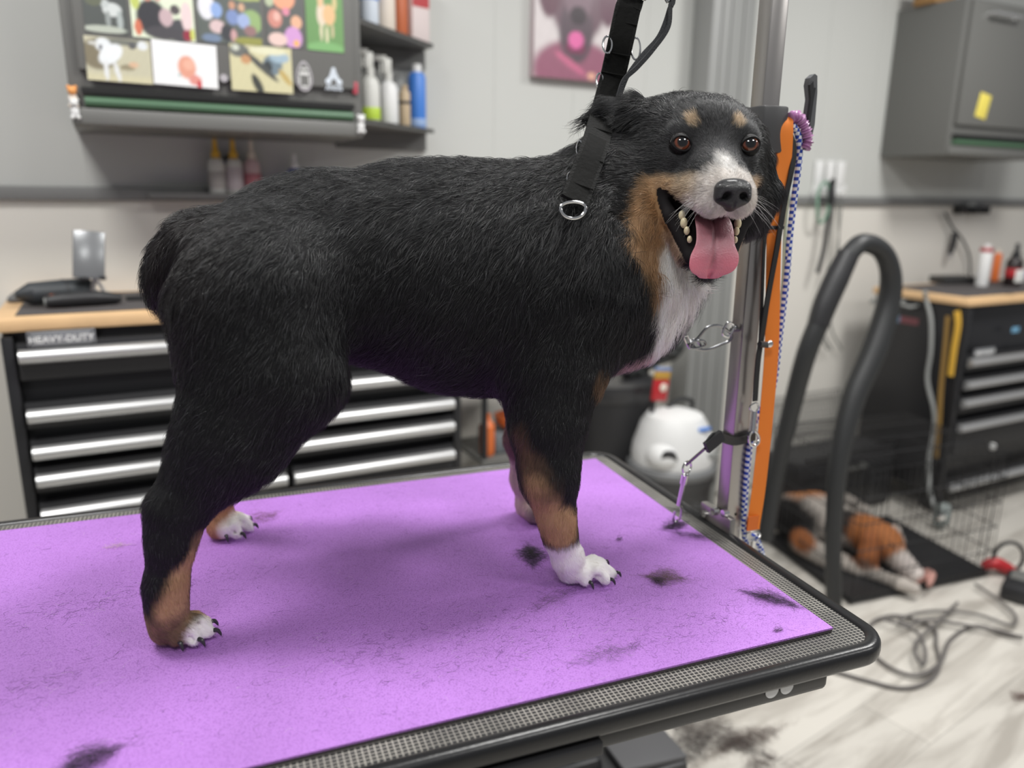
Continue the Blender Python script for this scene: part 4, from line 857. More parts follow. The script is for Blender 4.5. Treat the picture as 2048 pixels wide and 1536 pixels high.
hp2((.022, -.124, .020), (0, -.134, .028), .0075, .008, .006)
hp2((.030, .014, -.014), (.042, .010, -.020), .012, .011, .008)                   # brow
hp2((.040, -.016, -.010), (.046, -.012, -.022), .012, .012, .008)                 # under the eye
hp2((.0395, .0, .006), (.0395, .0, .006), .0088, .0088, .003, kind='-')           # eye socket
# ears: the viewer's-left one blown back over the head, the other hanging
for p, q, r1, r2, sx in (((-.048, .012, -.060), (-.082, .034, -.078), .026, .021, 1.5), ((-.082, .034, -.078), (-.112, .038, -.090), .020, .013, 1.7), ((-.112, .038, -.090), (-.136, .024, -.094), .012, .006, 1.2)):
    head.append(('+', H(*p), H(*q), r1, r2, .012, (tuple((HF*0.75+HR*0.3+HU*0.4)/np.linalg.norm(HF*0.75+HR*0.3+HU*0.4)), sx)))
for p, q, r1, r2 in (((.050, .002, -.078), (.078, -.024, -.070), .020, .020), ((.078, -.024, -.070), (.090, -.056, -.058), .020, .017), ((.090, -.056, -.058), (.084, -.092, -.052), .015, .009)):
    head.append(('+', H(*p), H(*q), r1, r2, .012, (tuple(HR), 1.5)))
neck_for_head = [p for p in body if p[1][0] > 0.33 and p[1][2] > 1.12]

h1 = 0.0040
F = sdf_grid(body, (-0.18, 0.70, MZ-0.008), (0.66, 1.17, 1.42), h1)
V1, Q1 = surface_nets(F, (-0.18, 0.70, MZ-0.008), h1); V1 = relax(V1, Q1, 2)
V1[:, 2] = np.maximum(V1[:, 2], MZ+0.0004)
c0 = EC+HU*-.03+HF*-.03; lo = c0-0.165; hi = c0+0.15; lo[2] = c0[2]-0.14; hi[2] = c0[2]+0.12
h2 = 0.0020
F = sdf_grid(neck_for_head+head, lo, hi, h2)
F[0] = F[-1] = 0.01; F[:, 0] = F[:, -1] = 0.01; F[:, :, 0] = F[:, :, -1] = 0.01
V2, Q2 = surface_nets(F, lo, h2); V2 = relax(V2, Q2, 2)
del F
NV1 = len(V1); V = np.concatenate([V1, V2]); Q = np.concatenate([Q1, Q2+NV1]); NN = normals(V, Q)

_z = (V-CAM) @ FW; _px = CX+FPX*((V-CAM) @ RT)/_z; _py = CY-FPX*((V-CAM) @ UP)/_z
def sf(x, y):            # the point of the dog's own surface nearest the camera along that line of sight
    for r in (4, 8, 16, 30, 60):
        m = np.nonzero((abs(_px-x) < r) & (abs(_py-y) < r))[0]
        if len(m): return V[m[np.argmin(_z[m])]]
    return atY(x, y, .87)
# ---- coat colours: patches placed on the body
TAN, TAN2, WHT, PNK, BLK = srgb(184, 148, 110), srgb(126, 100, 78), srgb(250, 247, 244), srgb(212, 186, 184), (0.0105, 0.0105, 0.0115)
def patch(P, c, r, soft, frame=None, seed=1, noise=0.25):
    d = (P-np.asarray(c)) if frame is None else (P-np.asarray(c)) @ np.asarray(frame).T
    q = np.sqrt(((d/np.asarray(r))**2).sum(1))+nz3(P, 60, seed)*noise*0.3
    return np.clip((1-q)/soft+0.5, 0, 1)
def seg(P, a, b, ra, rb, soft=0.35, seed=2, noise=0.3):
    a = np.asarray(a); b = np.asarray(b); ba = b-a; t = np.clip(((P-a) @ ba)/(ba @ ba), 0, 1)
    d = np.linalg.norm(P-a-t[:, None]*ba, axis=1)/(ra+(rb-ra)*t)+nz3(P, 90, seed)*noise*0.3
    return np.clip((1-d)/soft+0.5, 0, 1)
def coat(P):
    n = len(P); c = np.tile(np.array(BLK), (n, 1)); h = toH(P)
    def mix(w, col): 
        nonlocal c
        c = c*(1-w[:, None])+np.array(col)*w[:, None]
    ishead = (np.linalg.norm(h-np.array([0, -.03, -.02]), axis=1) < 0.135)
    # brownish cast on rump and tail
    mix(0.5*patch(P, atY(350, 520, .93), (.06, .12, .08), 1.2), (0.020, 0.013, 0.012))
    # grizzle on croup and neck
    mix(0.25*patch(P, atY(600, 350, .92), (.08, .08, .03), 1.0)*(nz3(P, 500, 3) > 0.0), (0.06, 0.06, 0.06))
    # hind legs
    for x0, Yl, dx in ((0, .825, 0), (1, 1.095, 0)):
        if x0 == 0:
            mix(np.maximum(seg(P, sf(404, 1075), sf(370, 1150), .007, .012, .6), seg(P, sf(368, 1150), sf(348, 1222), .013, .019, .6)), TAN)
            mix(0.8*seg(P, sf(440, 1030), sf(400, 1080), .007, .013, .5), TAN2)
            mix(seg(P, atZ(345, 1250, MZ+.02), atZ(395, 1258, MZ+.02), .034, .03, .5), srgb(168, 136, 104))
            mix(0.7*seg(P, atZ(310, 1235, MZ+.03), atZ(350, 1268, MZ+.02), .016, .02, .8, 9, .8), srgb(70, 56, 44))
            mix(0.7*seg(P, atZ(392, 1232, MZ+.03), atZ(412, 1250, MZ+.02), .006, .008, .8, 9, .5), srgb(60, 52, 48))
            mix(seg(P, atZ(405, 1276, MZ+.012), atZ(440, 1252, MZ+.012), .018, .02, .5), WHT)
        else:
            mix(seg(P, atY(436, 960, Yl), atZ(442, 1050, MZ+.02), .05, .05, .4), srgb(176, 130, 96))
            mix(seg(P, atZ(470, 1078, MZ+.012), atZ(512, 1042, MZ+.012), .026, .03, .5), WHT)
            mix(seg(P, atZ(420, 1075, MZ), atZ(470, 1075, MZ), .010, .010, .5), WHT)
    # front legs
    mix(0.62*seg(P, sf(1036, 870), sf(1062, 975), .012, .024, 1.2, 2, 1.2), srgb(120, 94, 72))
    mix(seg(P, sf(1085, 1040), sf(1124, 1062), .026, .026, .5, 2, .7), TAN)
    mix(0.7*seg(P, sf(1066, 975), sf(1094, 1040), .016, .022, 1.0, 2, 1.0), TAN)
    fl = patch(P, atY(1130, 1150, .80), (.075, .085, .052), .22); mix(fl, WHT)
    # far front leg: reddish inside, white below
    ff = seg(P, atY(1040, 835, 1.0), atY(1052, 940, 1.0), .055, .045, .4); mix(ff*(P[:, 1] > .925), srgb(132, 104, 98))
    mix(seg(P, atY(1048, 955, 1.01), atY(1075, 1035, 1.02), .042, .05, .4)*(P[:, 1] > .925), srgb(214, 190, 186))
    # bib: tan throat side, white chest
    mix(seg(P, sf(1300, 400), sf(1296, 470), .016, .026, .6), TAN); mix(seg(P, sf(1296, 470), sf(1318, 545), .026, .022, .6), TAN)
    mix(seg(P, sf(1318, 545), sf(1322, 590), .016, .010, .6), srgb(170, 136, 104))
    mix(seg(P, sf(1350, 610), sf(1335, 680), .022, .019, .35), WHT)
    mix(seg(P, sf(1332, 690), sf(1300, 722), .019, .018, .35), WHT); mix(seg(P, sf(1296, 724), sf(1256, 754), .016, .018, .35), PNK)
    mix(seg(P, sf(1236, 748), sf(1216, 778), .013, .012, .8), srgb(112, 88, 66))
    # head
    def hm(c_, r_, soft=.5, col=TAN, w=1.0, mir=True, seed=4):
        for s in ((1, -1) if mir else (1,)):
            d = (h-np.array([c_[0]*s, c_[1], c_[2]]))/np.array(r_); q = np.sqrt((d**2).sum(1))+nz3(P, 120, seed)*0.1
            mix(w*ishead*np.clip((1-q)/soft+0.5, 0, 1), col)
    hm((.0, .00, -.02), (.075, .07, .06), .8, (0.034, 0.034, 0.036), .75, mir=False)
    hm((.0, -.008, .005), (.022, .034, .03), .8, (0.06, 0.06, 0.063), .8, mir=False)
    hm((.026, .0265, -.002), (.0078, .0070, .014), .6, srgb(192, 170, 142))
    hm((.052, -.046, -.010), (.026, .012, .034), .5, srgb(190, 160, 126))
    hm((-.064, -.075, -.030), (.016, .038, .030), .5, srgb(178, 138, 96), mir=False)
    hm((-.054, -.105, -.030), (.016, .030, .030), .5, srgb(166, 128, 90), mir=False); hm((.072, -.07, -.035), (.028, .06, .04), .4, BLK, mir=False)
    hm((.034, -.122, -.012), (.020, .030, .030), .5, srgb(196, 172, 148))
    hm((.030, -.046, .030), (.024, .016, .03), .6, srgb(206, 186, 160), .8)
    hm((.0, -.050, .060), (.036, .030, .046), .5, srgb(222, 216, 211), mir=False)
    hm((.0, -.022, .036), (.010, .016, .024), .9, srgb(200, 198, 196), mir=False)
    hm((.020, -.062, .046), (.020, .018, .036), .6, srgb(222, 216, 211))
    mix(seg(P, sf(1352, 524), sf(1356, 600), .025, .030, .4, 2, .7), WHT); mix(seg(P, sf(1400, 560), sf(1380, 606), .028, .028, .4), WHT)
    return np.clip(c, 0, 1), h, ishead
def cavd(h):
    m = np.full(len(h), 9.0)
    for a, b, ra, rb in CAV:
        ba = b-a; t = np.clip(((h-a) @ ba)/(ba @ ba), 0, 1); m = np.minimum(m, np.linalg.norm(h-a-t[:, None]*ba, axis=1)-(ra+(rb-ra)*t))
    return m
def lipd(h):
    m = np.full(len(h), 9.0)
    for s in (1, -1):
        for a, b, r in (((.056, -.047, -.016), (.0455, -.080, .003), .0065), ((.0455, -.080, .003), (.023, -.122, .0245), .0065), ((.023, -.122, .0245), (0, -.132, .0325), .006)):
            a = np.array(a)*(s, 1, 1); b = np.array(b)*(s, 1, 1); ba = b-a; t = np.clip(((h-a) @ ba)/(ba @ ba), 0, 1); m = np.minimum(m, np.linalg.norm(h-a-t[:, None]*ba, axis=1)-r)
    return m
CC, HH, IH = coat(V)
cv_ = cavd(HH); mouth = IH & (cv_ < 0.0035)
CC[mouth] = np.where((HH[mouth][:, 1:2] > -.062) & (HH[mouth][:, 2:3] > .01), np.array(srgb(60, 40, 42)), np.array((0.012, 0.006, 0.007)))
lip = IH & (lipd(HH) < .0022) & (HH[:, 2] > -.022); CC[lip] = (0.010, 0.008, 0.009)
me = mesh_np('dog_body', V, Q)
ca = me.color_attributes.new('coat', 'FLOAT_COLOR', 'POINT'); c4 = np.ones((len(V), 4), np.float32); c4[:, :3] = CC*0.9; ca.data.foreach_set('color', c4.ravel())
m_skin = bpy.data.materials.new('dog_undercoat'); m_skin.use_nodes = True; a = N(m_skin, 'ShaderNodeAttribute', attribute_name='coat'); b = m_skin.node_tree.nodes['Principled BSDF']
L(m_skin, a.outputs['Color'], b.inputs['Base Color']); b.inputs['Roughness'].default_value = 0.75; b.inputs['Specular IOR Level'].default_value = 0.25
me.materials.append(m_skin)
dog = thing('dog', 'big black, tan and white dog standing on the purple mat, tongue out', 'dog', (0.15, 0.92, MZ))
DO = np.array([0.15, 0.92, MZ])
me.transform(Matrix.Translation(Vector(-DO)))
bo = bpy.data.objects.new('body', me); COL.objects.link(bo); bo.parent = dog

# ---- fur
def fur(name, n_target, rng, keep=None):
    tri = np.concatenate([Q[:, [0, 1, 2]], Q[:, [0, 2, 3]]])
    A = np.linalg.norm(np.cross(V[tri[:, 1]]-V[tri[:, 0]], V[tri[:, 2]]-V[tri[:, 0]]), axis=1)
    cen = V[tri].mean(1); hc = toH(cen); ih = np.linalg.norm(hc-np.array([0, -.035, -.02]), axis=1) < 0.125
    wgt = A*np.where(ih, 4.2, 1.0)*np.where((cen[:, 1] > 1.0), 0.6, 1.0)*np.where(cen[:, 2] < MZ+.09, 2.0, 1.0)
    wgt[((cavd(hc) < 0.0045) | (lipd(hc) < .0022) & (hc[:, 2] > -.022)) & ih] = 0
    wgt[cen[:, 2] < MZ+0.006] = 0
    cdf = np.cumsum(wgt); cdf /= cdf[-1]
    ti = np.searchsorted(cdf, rng.random(n_target)); T = tri[ti]
    u = rng.random((n_target, 2)); fl = u.sum(1) > 1; u[fl] = 1-u[fl]; w3 = np.stack([1-u.sum(1), u[:, 0], u[:, 1]], 1)[:, :, None]
    P = (V[T]*w3).sum(1); Nn = (NN[T]*w3).sum(1); Nn /= np.linalg.norm(Nn, axis=1, keepdims=True)
    col, h, ih = coat(P)
    # flow field
    anc = [ # pos, dir, radius, length
        (atY(1000, 380, .92), (-.9, 0, -.15), .16, .026), (atY(800, 380, .92), (-.9, 0, -.2), .14, .023), (atY(600, 400, .92), (-.85, 0, -.35), .12, .024),
        (atY(450, 450, .93), (-.7, 0, -.6), .10, .021), (atY(330, 560, .96), (-.15, 0, -.95), .07, .018), (atY(900, 560, .80), (-.45, 0, -.85), .14, .020), (atY(700, 600, .82), (-.3, 0, -.9), .12, .020),
        (atY(520, 600, .78), (-.45, 0, -.85), .12, .018), (atY(560, 800, .78), (-.5, 0, -.8), .10, .016), (atY(420, 920, .80), (-.6, 0, -.7), .08, .014), (atY(335, 1100, .82), (-.05, 0, -1), .08, .009),
        (atY(900, 740, .90), (-.7, 0, -.45), .12, .016), (atY(1120, 600, .80), (-.25, 0, -.95), .12, .022), (atY(1170, 420, .80), (-.35, -.1, -.9), .10, .034), (atY(1230, 360, .80), (-.3, -.15, -.9), .07, .034),
        (atY(1100, 800, .80), (-.15, 0, -1), .09, .013), (atY(1110, 950, .80), (-.05, 0, -1), .08, .010), (atY(1130, 1090, .80), (.1, 0, -1), .05, .007), (atY(1280, 620, .84), (.1, -.1, -1), .09, .030),
        (atY(1380, 590, .85), (.35, -.1, -.9), .05, .034), (atY(1300, 480, .80), (-.1, -.2, -1), .05, .028), (atY(1300, 700, .86), (-.1, 0, -1), .07, .013), (atY(600, 700, 1.05), (-.3, 0, -.9), .14, .015), (atY(1000, 600, 1.02), (-.4, 0, -.9), .16, .018),
        (atZ(1190, 1150, MZ+.02), (.75, -.1, -.45), .045, .0035), (atZ(380, 1262, MZ+.02), (.75, -.1, -.45), .05, .004), (atZ(480, 1056, MZ+.02), (.75, -.1, -.45), .05, .006), (atY(1050, 930, 1.0), (0, 0, -1), .08, .008), (atY(1100, 1030, 1.02), (.7, 0, -.5), .04, .005), (atY(440, 1000, 1.09), (0, 0, -1), .06, .008)]
    Dv = np.zeros_like(P); ln = np.zeros(len(P)); ws_ = np.zeros(len(P))
    for p, d, r, l in anc:
        d = np.array(d, float); d /= np.linalg.norm(d); wv = np.exp(-(((P-np.asarray(p))**2).sum(1))/(r*r)*1.6)+1e-6
        Dv += wv[:, None]*d; ln += wv*l; ws_ += wv
    ln /= ws_; Dv /= ws_[:, None]
    # head: combed away from the nose
    hw = np.clip((0.130-np.linalg.norm(h-np.array([0, -.035, -.015]), axis=1))/0.03, 0, 1)
    hv = h-np.array([0, -.045, .085]); hv[:, 1] *= 1.15; hv /= np.linalg.norm(hv, axis=1, keepdims=True)
    side = np.clip((np.abs(h[:, 0])-.04)/.02, 0, 1)*np.clip((-h[:, 2])/.03, 0, 1); hv[:, 1] -= 0.9*side; hv[:, 0] += np.sign(h[:, 0])*0.1
    hw3 = hv[:, [0]]*HR+hv[:, [1]]*HU+hv[:, [2]]*HF
    dn = np.linalg.norm(h-np.array([0, -.045, .06]), axis=1)
    hl = np.interp(dn, [0.0, .04, .08, .12, .16, .2], [.0065, .0085, .0105, .015, .022, .03])
    jaw = np.clip((-h[:, 1]-.06)/.04, 0, 1)*np.clip((.02-h[:, 2])/.03, 0, 1); hl = hl*(1-jaw)+jaw*.014
    de = np.minimum(np.linalg.norm(h-np.array([.0395, 0, .004]), axis=1), np.linalg.norm(h-np.array([-.0395, 0, .004]), axis=1))
    hl = hl*np.clip((de-.006)/.022, .32, 1)
    # ears
    ear = np.clip(1-np.linalg.norm((h-np.array([-.1, .042, -.088]))/np.array([.055, .04, .04]), axis=1), 0, 1)*1.6; ear = np.clip(ear, 0, 1)
    edir = HR*-.9+HU*-.05+HF*-.05; hw3 = hw3*(1-ear[:, None])+edir*ear[:, None]; hl = hl*(1-ear)+.016*ear
    ear2 = np.clip(1-np.linalg.norm((h-np.array([.085, -.04, -.065]))/np.array([.035, .08, .04]), axis=1), 0, 1)*1.6; ear2 = np.clip(ear2, 0, 1)
    hw3 = hw3*(1-ear2[:, None])+(HU*-1+HR*.12)*ear2[:, None]; hl = hl*(1-ear2)+.016*ear2
    hw = np.maximum(hw, np.maximum(ear, ear2))
    Dv = Dv*(1-hw[:, None])+hw3*hw[:, None]; ln = ln*(1-hw)+hl*hw
    # locks: neighbouring hairs lean the same way
    fr = np.stack([nz3(P, 95, 11), nz3(P, 95, 12), nz3(P, 95, 13)], 1)+0.6*np.stack([nz3(P, 260, 21), nz3(P, 260, 22), nz3(P, 260, 23)], 1)
    amp = np.interp(ln, [.006, .012, .03], [.12, .30, .46])*(1-0.75*np.maximum(ear, ear2))
    Dv = Dv+fr*amp[:, None]+rng.normal(size=P.shape)*0.13
    Dt = Dv-(Dv*Nn).sum(1, keepdims=True)*Nn; Dt /= np.maximum(np.linalg.norm(Dt, axis=1, keepdims=True), 1e-6)
    ln = ln*rng.uniform(.55, 1.15, len(P))*(1+0.2*nz3(P, 140, 31))
    lift = np.interp(ln, [.004, .01, .03], [.24, .26, .28])*rng.uniform(.6, 1.6, len(P))*(1-.3*ear)
    bad = (de < .0100) & (h[:, 2] > -.02) | ((np.linalg.norm((h-np.array([0, -.048, .084]))/np.array([.021, .017, .02]), axis=1) < 1))
    bad |= ((cavd(h) < .005) | (lipd(h) < .0022) & (h[:, 2] > -.022)) & (hw > .3)
    ok = ~bad; P, Nn, Dt, ln, lift, col, h = P[ok], Nn[ok], Dt[ok], ln[ok], lift[ok], col[ok], h[ok]
    k = 5; pts = np.empty((len(P), k, 3)); x = P-Nn*np.interp(ln, [.005, .012], [.0003, .0012])[:, None]
    for i in range(k):
        s = i/(k-1); pts[:, i] = x+Dt*(ln*s)[:, None]+Nn*(ln*lift*(s-0.72*s*s)*1.9)[:, None]+np.array([0, 0, -1])*(ln*s*s*0.10)[:, None]
    pts[:, :, 2] = np.maximum(pts[:, :, 2], MZ+0.001)
    lum = col.mean(1); v = np.where(lum > .3, rng.uniform(.88, 1.15, len(P)), rng.uniform(.5, 1.5, len(P))); v = v*np.where(lum > .03, 1+0.18*nz3(P, 200, 41), 1)
    blk = lum < .03; col = col*v[:, None]
    grey = blk & (rng.random(len(P)) < .10); col[grey] = np.array((.05, .051, .055))*rng.uniform(.6, 1.6, (grey.sum(), 1))
    col = np.where(blk[:, None], col, np.clip(col*np.array([1.0, .985, .965]), 0, .96))
    rad = np.interp(ln, [.004, .01, .03], [.00010, .00014, .00021])*rng.uniform(.7, 1.2, len(P))
    return hair_obj(name, pts-DO, rad, col, m_fur, dog)
m_fur = bpy.data.materials.new('dog_fur'); m_fur.use_nodes = True; a = N(m_fur, 'ShaderNodeAttribute', attribute_name='col'); b = m_fur.node_tree.nodes['Principled BSDF']
L(m_fur, a.outputs['Color'], b.inputs['Base Color']); b.inputs['Roughness'].default_value = 0.36; b.inputs['Specular IOR Level'].default_value = 0.6
fur('fur', 270000, np.random.default_rng(3))

# ---- eyes, nose, tongue, teeth, claws, whiskers
def basis(z, up=(0, 0, 1)):
    z = Vector(z).normalized(); x = Vector(up).cross(z).normalized(); y = z.cross(x); return Matrix((x, y, z)).transposed().to_4x4()
m_eye = bpy.data.materials.new('dog_eye'); m_eye.use_nodes = True; b = m_eye.node_tree.nodes['Principled BSDF']
tc = N(m_eye, 'ShaderNodeTexCoord'); sp = N(m_eye, 'ShaderNodeSeparateXYZ'); L(m_eye, tc.outputs['Object'], sp.inputs[0])
rr_ = mth(m_eye, 'SQRT', mth(m_eye, 'ADD', mth(m_eye, 'POWER', sp.outputs['X'], 2.0), mth(m_eye, 'POWER', sp.outputs['Y'], 2.0)))
mr = N(m_eye, 'ShaderNodeMapRange'); mr.inputs['From Max'].default_value = 0.0134; L(m_eye, rr_, mr.inputs['Value'])
cr = N(m_eye, 'ShaderNodeValToRGB'); el = cr.color_ramp.elements
el[0].position = 0; el[0].color = (0.002, 0.002, 0.003, 1); el[1].position = 1; el[1].color = (0.006, 0.005, 0.005, 1)
for p_, c_ in ((0.38, (0.002, 0.002, 0.003)), (0.43, srgb(58, 28, 17)), (0.54, srgb(122, 62, 38)), (0.63, srgb(80, 38, 23)), (0.69, (0.012, 0.008, 0.006)), (0.76, srgb(150, 120, 116)), (0.80, srgb(110, 84, 80)), (0.84, (0.006, 0.005, 0.005))):
    e = el.new(p_); e.color = (*c_, 1)
L(m_eye, mr.outputs[0], cr.inputs['Fac']); L(m_eye, cr.outputs[0], b.inputs['Base Color']); b.inputs['Roughness'].default_value = 0.05; b.inputs['Coat Weight'].default_value = 1.0; b.inputs['Coat Roughness'].default_value = 0.02
m_lid = mat('dark_skin', (0.006, 0.0055, 0.006), 0.6, spec=0.25)
for s in (-1, 1):
    c = H(.0395*s, 0, -.0060); gz = np.array([0.25, 0.0, 1.52])-c
    o = MB().ball((0, 0, 0), 0.0134, 20).build('eye', m_eye, dog, sharp=2); M = basis(gz); M.translation = Vector(c-DO); o.matrix_local = M
    # lids: a dark almond rim lying on the eyeball, turned half way between the face and the gaze
    e3 = HF*0.72+(gz/np.linalg.norm(gz))*0.28; e3 /= np.linalg.norm(e3); e1 = HR-e3*(HR @ e3); e1 /= np.linalg.norm(e1); e2 = np.cross(e3, e1)
    mb = MB(); pts = []
    for k in range(20):
        a_ = 2*math.pi*k/20; A_ = 0.0108*math.cos(a_); B_ = (0.0086 if math.sin(a_) > 0 else 0.0076)*math.sin(a_)*abs(math.sin(a_))**0.12-0.0012*math.cos(a_)*(-s)
        zc = math.sqrt(max(0.0139**2-A_*A_-B_*B_, 1e-7)); pts.append(c+e1*A_+e2*B_+e3*zc-DO)
    mb.tube([tuple(p) for p in pts], 0.0012, n=8, closed=True, smooth=2); mb.build('eyelid_rim', m_lid, dog)
    lidg = [pts[k] for k in range(20)]
    bm = bmesh.new(); inn = [bm.verts.new(Vector(p)) for p in lidg]; otr = []
    for p in lidg:
        q_ = p+DO-c; lat = e1*(q_ @ e1)+e2*(q_ @ e2); lat = lat/np.linalg.norm(lat); otr.append(bm.verts.new(Vector(c+(lat*1.0+e3*0.50)/np.linalg.norm(lat*1.0+e3*0.50)*0.0138-DO)))
    mid_ = [bm.verts.new(Vector(c+((Vector(a.co)+Vector(b_.co))/2-Vector(c-DO)).normalized()*0.0141-DO)) for a, b_ in zip(inn, otr)]
    for k in range(20): bm.faces.new((inn[k], inn[(k+1) % 20], mid_[(k+1) % 20], mid_[k])); bm.faces.new((mid_[k], mid_[(k+1) % 20], otr[(k+1) % 20], otr[k]))
    for k in range(0): bm.faces.new((inn[k], inn[(k+1) % 20], otr[(k+1) % 20], otr[k]))
    ml_ = bpy.data.meshes.new('eyelid'); bm.to_mesh(ml_); bm.free(); ml_.materials.append(m_lid); o_ = bpy.data.objects.new('eyelid', ml_); COL.objects.link(o_); o_.parent = dog
npz = [('+', np.array((s*.0088, .004, 0.0)), np.array((s*.0098, -.002, .001)), .0108, .0100, .006, None) for s in (-1, 1)]
npz += [('+', np.array((0, .004, .001)), np.array((0, -.006, .001)), .0120, .0105, .006, None), ('+', np.array((0, -.008, -.002)), np.array((0, -.014, -.004)), .0085, .0055, .006, None)]
for s in (-1, 1):
    npz += [('-', np.array((s*.0082, -.0010, .0120)), np.array((s*.0094, -.002, .006)), .0042, .0034, .002, None), ('-', np.array((s*.0094, -.003, .0100)), np.array((s*.0165, -.0065, .0060)), .0020, .0012, .002, None)]
npz += [('-', np.array((0, -.004, .0135)), np.array((0, -.019, .006)), .0009, .0009, .0012, None)]
F = sdf_grid(npz, (-.028, -.026, -.02), (.028, .024, .022), .0007); Vn, Qn = surface_nets(F, (-.028, -.026, -.02), .0007); Vn = relax(Vn, Qn, 1)
Pn = EC+HR*(Vn[:, [0]]*1.02)+HU*(Vn[:, [1]]*0.98-.0470)+HF*(Vn[:, [2]]+.0765)-DO
men = mesh_np('nose', Pn, Qn); men.materials.append(mat('wet_nose', (0.016, 0.016, 0.018), 0.28, bump=1.0, bscale=1300, coat=0.2)); on = bpy.data.objects.new('nose', men); COL.objects.link(on); on.parent = dog
# tongue: a long spoon with raised rim and centre groove
TC = [(0.000, -.076, .000), (-.001, -.082, .020), (-.002, -.092, .036), (-.004, -.105, .048), (-.006, -.118, .0545), (-.008, -.130, .0555), (-.009, -.1385, .0525)]
TW = [.017, .0205, .0214, .0222, .0275, .0255, .0130]; TT = [.005, .005, .005, .005, .0055, .005, .004]
bm = bmesh.new(); RW = []; nu = 44; fine = []
for i in range(len(TC)-1):
    for q in range(5):
        f_ = q/5; g = lambda A: [A[max(i-1, 0)], A[i], A[i+1], A[min(i+2, len(A)-1)]]
        def cr3(a0, a1, a2, a3): return 0.5*((2*a1)+(-a0+a2)*f_+(2*a0-5*a1+4*a2-a3)*f_*f_+(-a0+3*a1-3*a2+a3)*f_**3)
        fine.append((np.array([cr3(*[p[d] for p in g(TC)]) for d in range(3)]), cr3(*g(TW)), cr3(*g(TT))))
for ang in (0.35, 0.7, 1.0): 
    e = np.array(TC[-1])+np.array([0, -0.004*math.sin(ang*1.57), -0.001*ang]); fine.append((e, TW[-1]*math.sqrt(max(1-ang**2, 0.001)), TT[-1]*(1.05-ang*0.9)))
cols = []
for i, (p, w_, t_) in enumerate(fine):
    nx_ = fine[min(i+1, len(fine)-1)][0]; pv = fine[max(i-1, 0)][0]; tg = nx_-pv; tg /= np.linalg.norm(tg); sd = np.array([1.0, 0, 0]); up_ = np.cross(tg, sd)*-1
    up_ /= np.linalg.norm(up_); ring = []
    if up_[2] < 0: up_ = -up_
    tt = i/len(fine); cup = 0.0075*np.clip((tt-0.40)/0.3, 0.2, 1)*np.clip((1-tt)/0.22, 0.0, 1)
    for k in range(nu):
        a_ = 2*math.pi*k/nu; x_ = math.cos(a_); y_ = math.sin(a_)
        gro = -0.0048*math.exp(-(x_/0.085)**2) if y_ > 0 else 0
        off = sd*w_*x_+up_*(t_*y_*(0.55+0.45*abs(y_))+cup*(x_*x_-0.35)+gro*(1 if tt < 0.95 else 0))
        q_ = p+off; ring.append(bm.verts.new(Vector(H(*q_)-DO)))
    RW.append(ring)
for a_, b_ in zip(RW, RW[1:]):
    for k in range(nu): bm.faces.new((a_[k], a_[(k+1) % nu], b_[(k+1) % nu], b_[k]))
bm.faces.new(RW[0][::-1]); bm.faces.new(RW[-1]); bmesh.ops.recalc_face_normals(bm, faces=bm.faces)
mtg = bpy.data.meshes.new('tongue'); bm.to_mesh(mtg); bm.free()
for p in mtg.polygons: p.use_smooth = True
m_tg = mat('tongue_pink', srgb(206, 128, 140), 0.38, bump=0.35, bscale=500, var=0.10, vscale=60); m_tg.node_tree.nodes['Principled BSDF'].inputs['Subsurface Weight'].default_value = 0.25
m_tg.node_tree.nodes['Principled BSDF'].inputs['Subsurface Radius'].default_value = (0.006, 0.002, 0.002); m_tg.node_tree.nodes['Principled BSDF'].inputs['Subsurface Scale'].default_value = 0.5
lf = np.empty(len(mtg.vertices)*3); mtg.vertices.foreach_get('co', lf); lf = toH(lf.reshape(-1, 3)+DO)
wt_ = np.interp(-lf[:, 1], [.07, .105, .125], [1, .8, .0])*1.0+0.45*np.exp(-((lf[:, 0]+.007)/.011)**2)*(lf[:, 1] > -.131); wt_ = np.clip(wt_, 0, 1)[:, None]
tcol = np.ones((len(lf), 4)); tcol[:, :3] = np.array(srgb(214, 124, 140))*(1-wt_)+np.array(srgb(168, 112, 122))*wt_
ln_ = np.exp(-((lf[:, 0]+.0065)/.0011)**2)[:, None]*.35; tcol[:, :3] *= 1-ln_
ca = mtg.color_attributes.new('tint', 'FLOAT_COLOR', 'POINT'); ca.data.foreach_set('color', tcol.ravel())
a = N(m_tg, 'ShaderNodeAttribute', attribute_name='tint'); L(m_tg, a.outputs['Color'], m_tg.node_tree.nodes['Principled BSDF'].inputs['Base Color'])
mtg.materials.append(m_tg); ot = bpy.data.objects.new('tongue', mtg); COL.objects.link(ot); ot.parent = dog; md = ot.modifiers.new('s', 'SUBSURF'); md.levels = 1; md.render_levels = 1
m_tooth = mat('tooth_ivory', srgb(222, 208, 172), 0.25)
for s in (-1, 1):
    for p, r in (((.0330, -.078, .006), .0046), ((.0315, -.086, .012), .0050), ((.0290, -.094, .018), .0040), ((.0265, -.103, .024), .0034)):
        q = H(p[0]*s, p[1], p[2])-DO; MB().ball(tuple(q), r, 8, (0.8, 1.0, 1.25)).build('tooth', m_tooth, dog, sharp=2)
m_claw = mat('claw_grey', (0.035, 0.034, 0.036), 0.35)
for T2, dn, tr in claws:
    b0 = T2+dn*tr*0.45; pts = [b0-dn*tr*.1, b0+dn*tr*0.25+np.array([0, 0, .0004]), b0+dn*tr*0.5-np.array([0, 0, .003]), b0+dn*tr*0.6-np.array([0, 0, .006])]
    pts = [np.array([p[0], p[1], max(p[2], MZ+0.0012)]) for p in pts]
    MB().tube([tuple(p-DO) for p in pts], [tr*.24, tr*.22, tr*.15, tr*.04], n=8, smooth=3).build('claw', m_claw, dog)
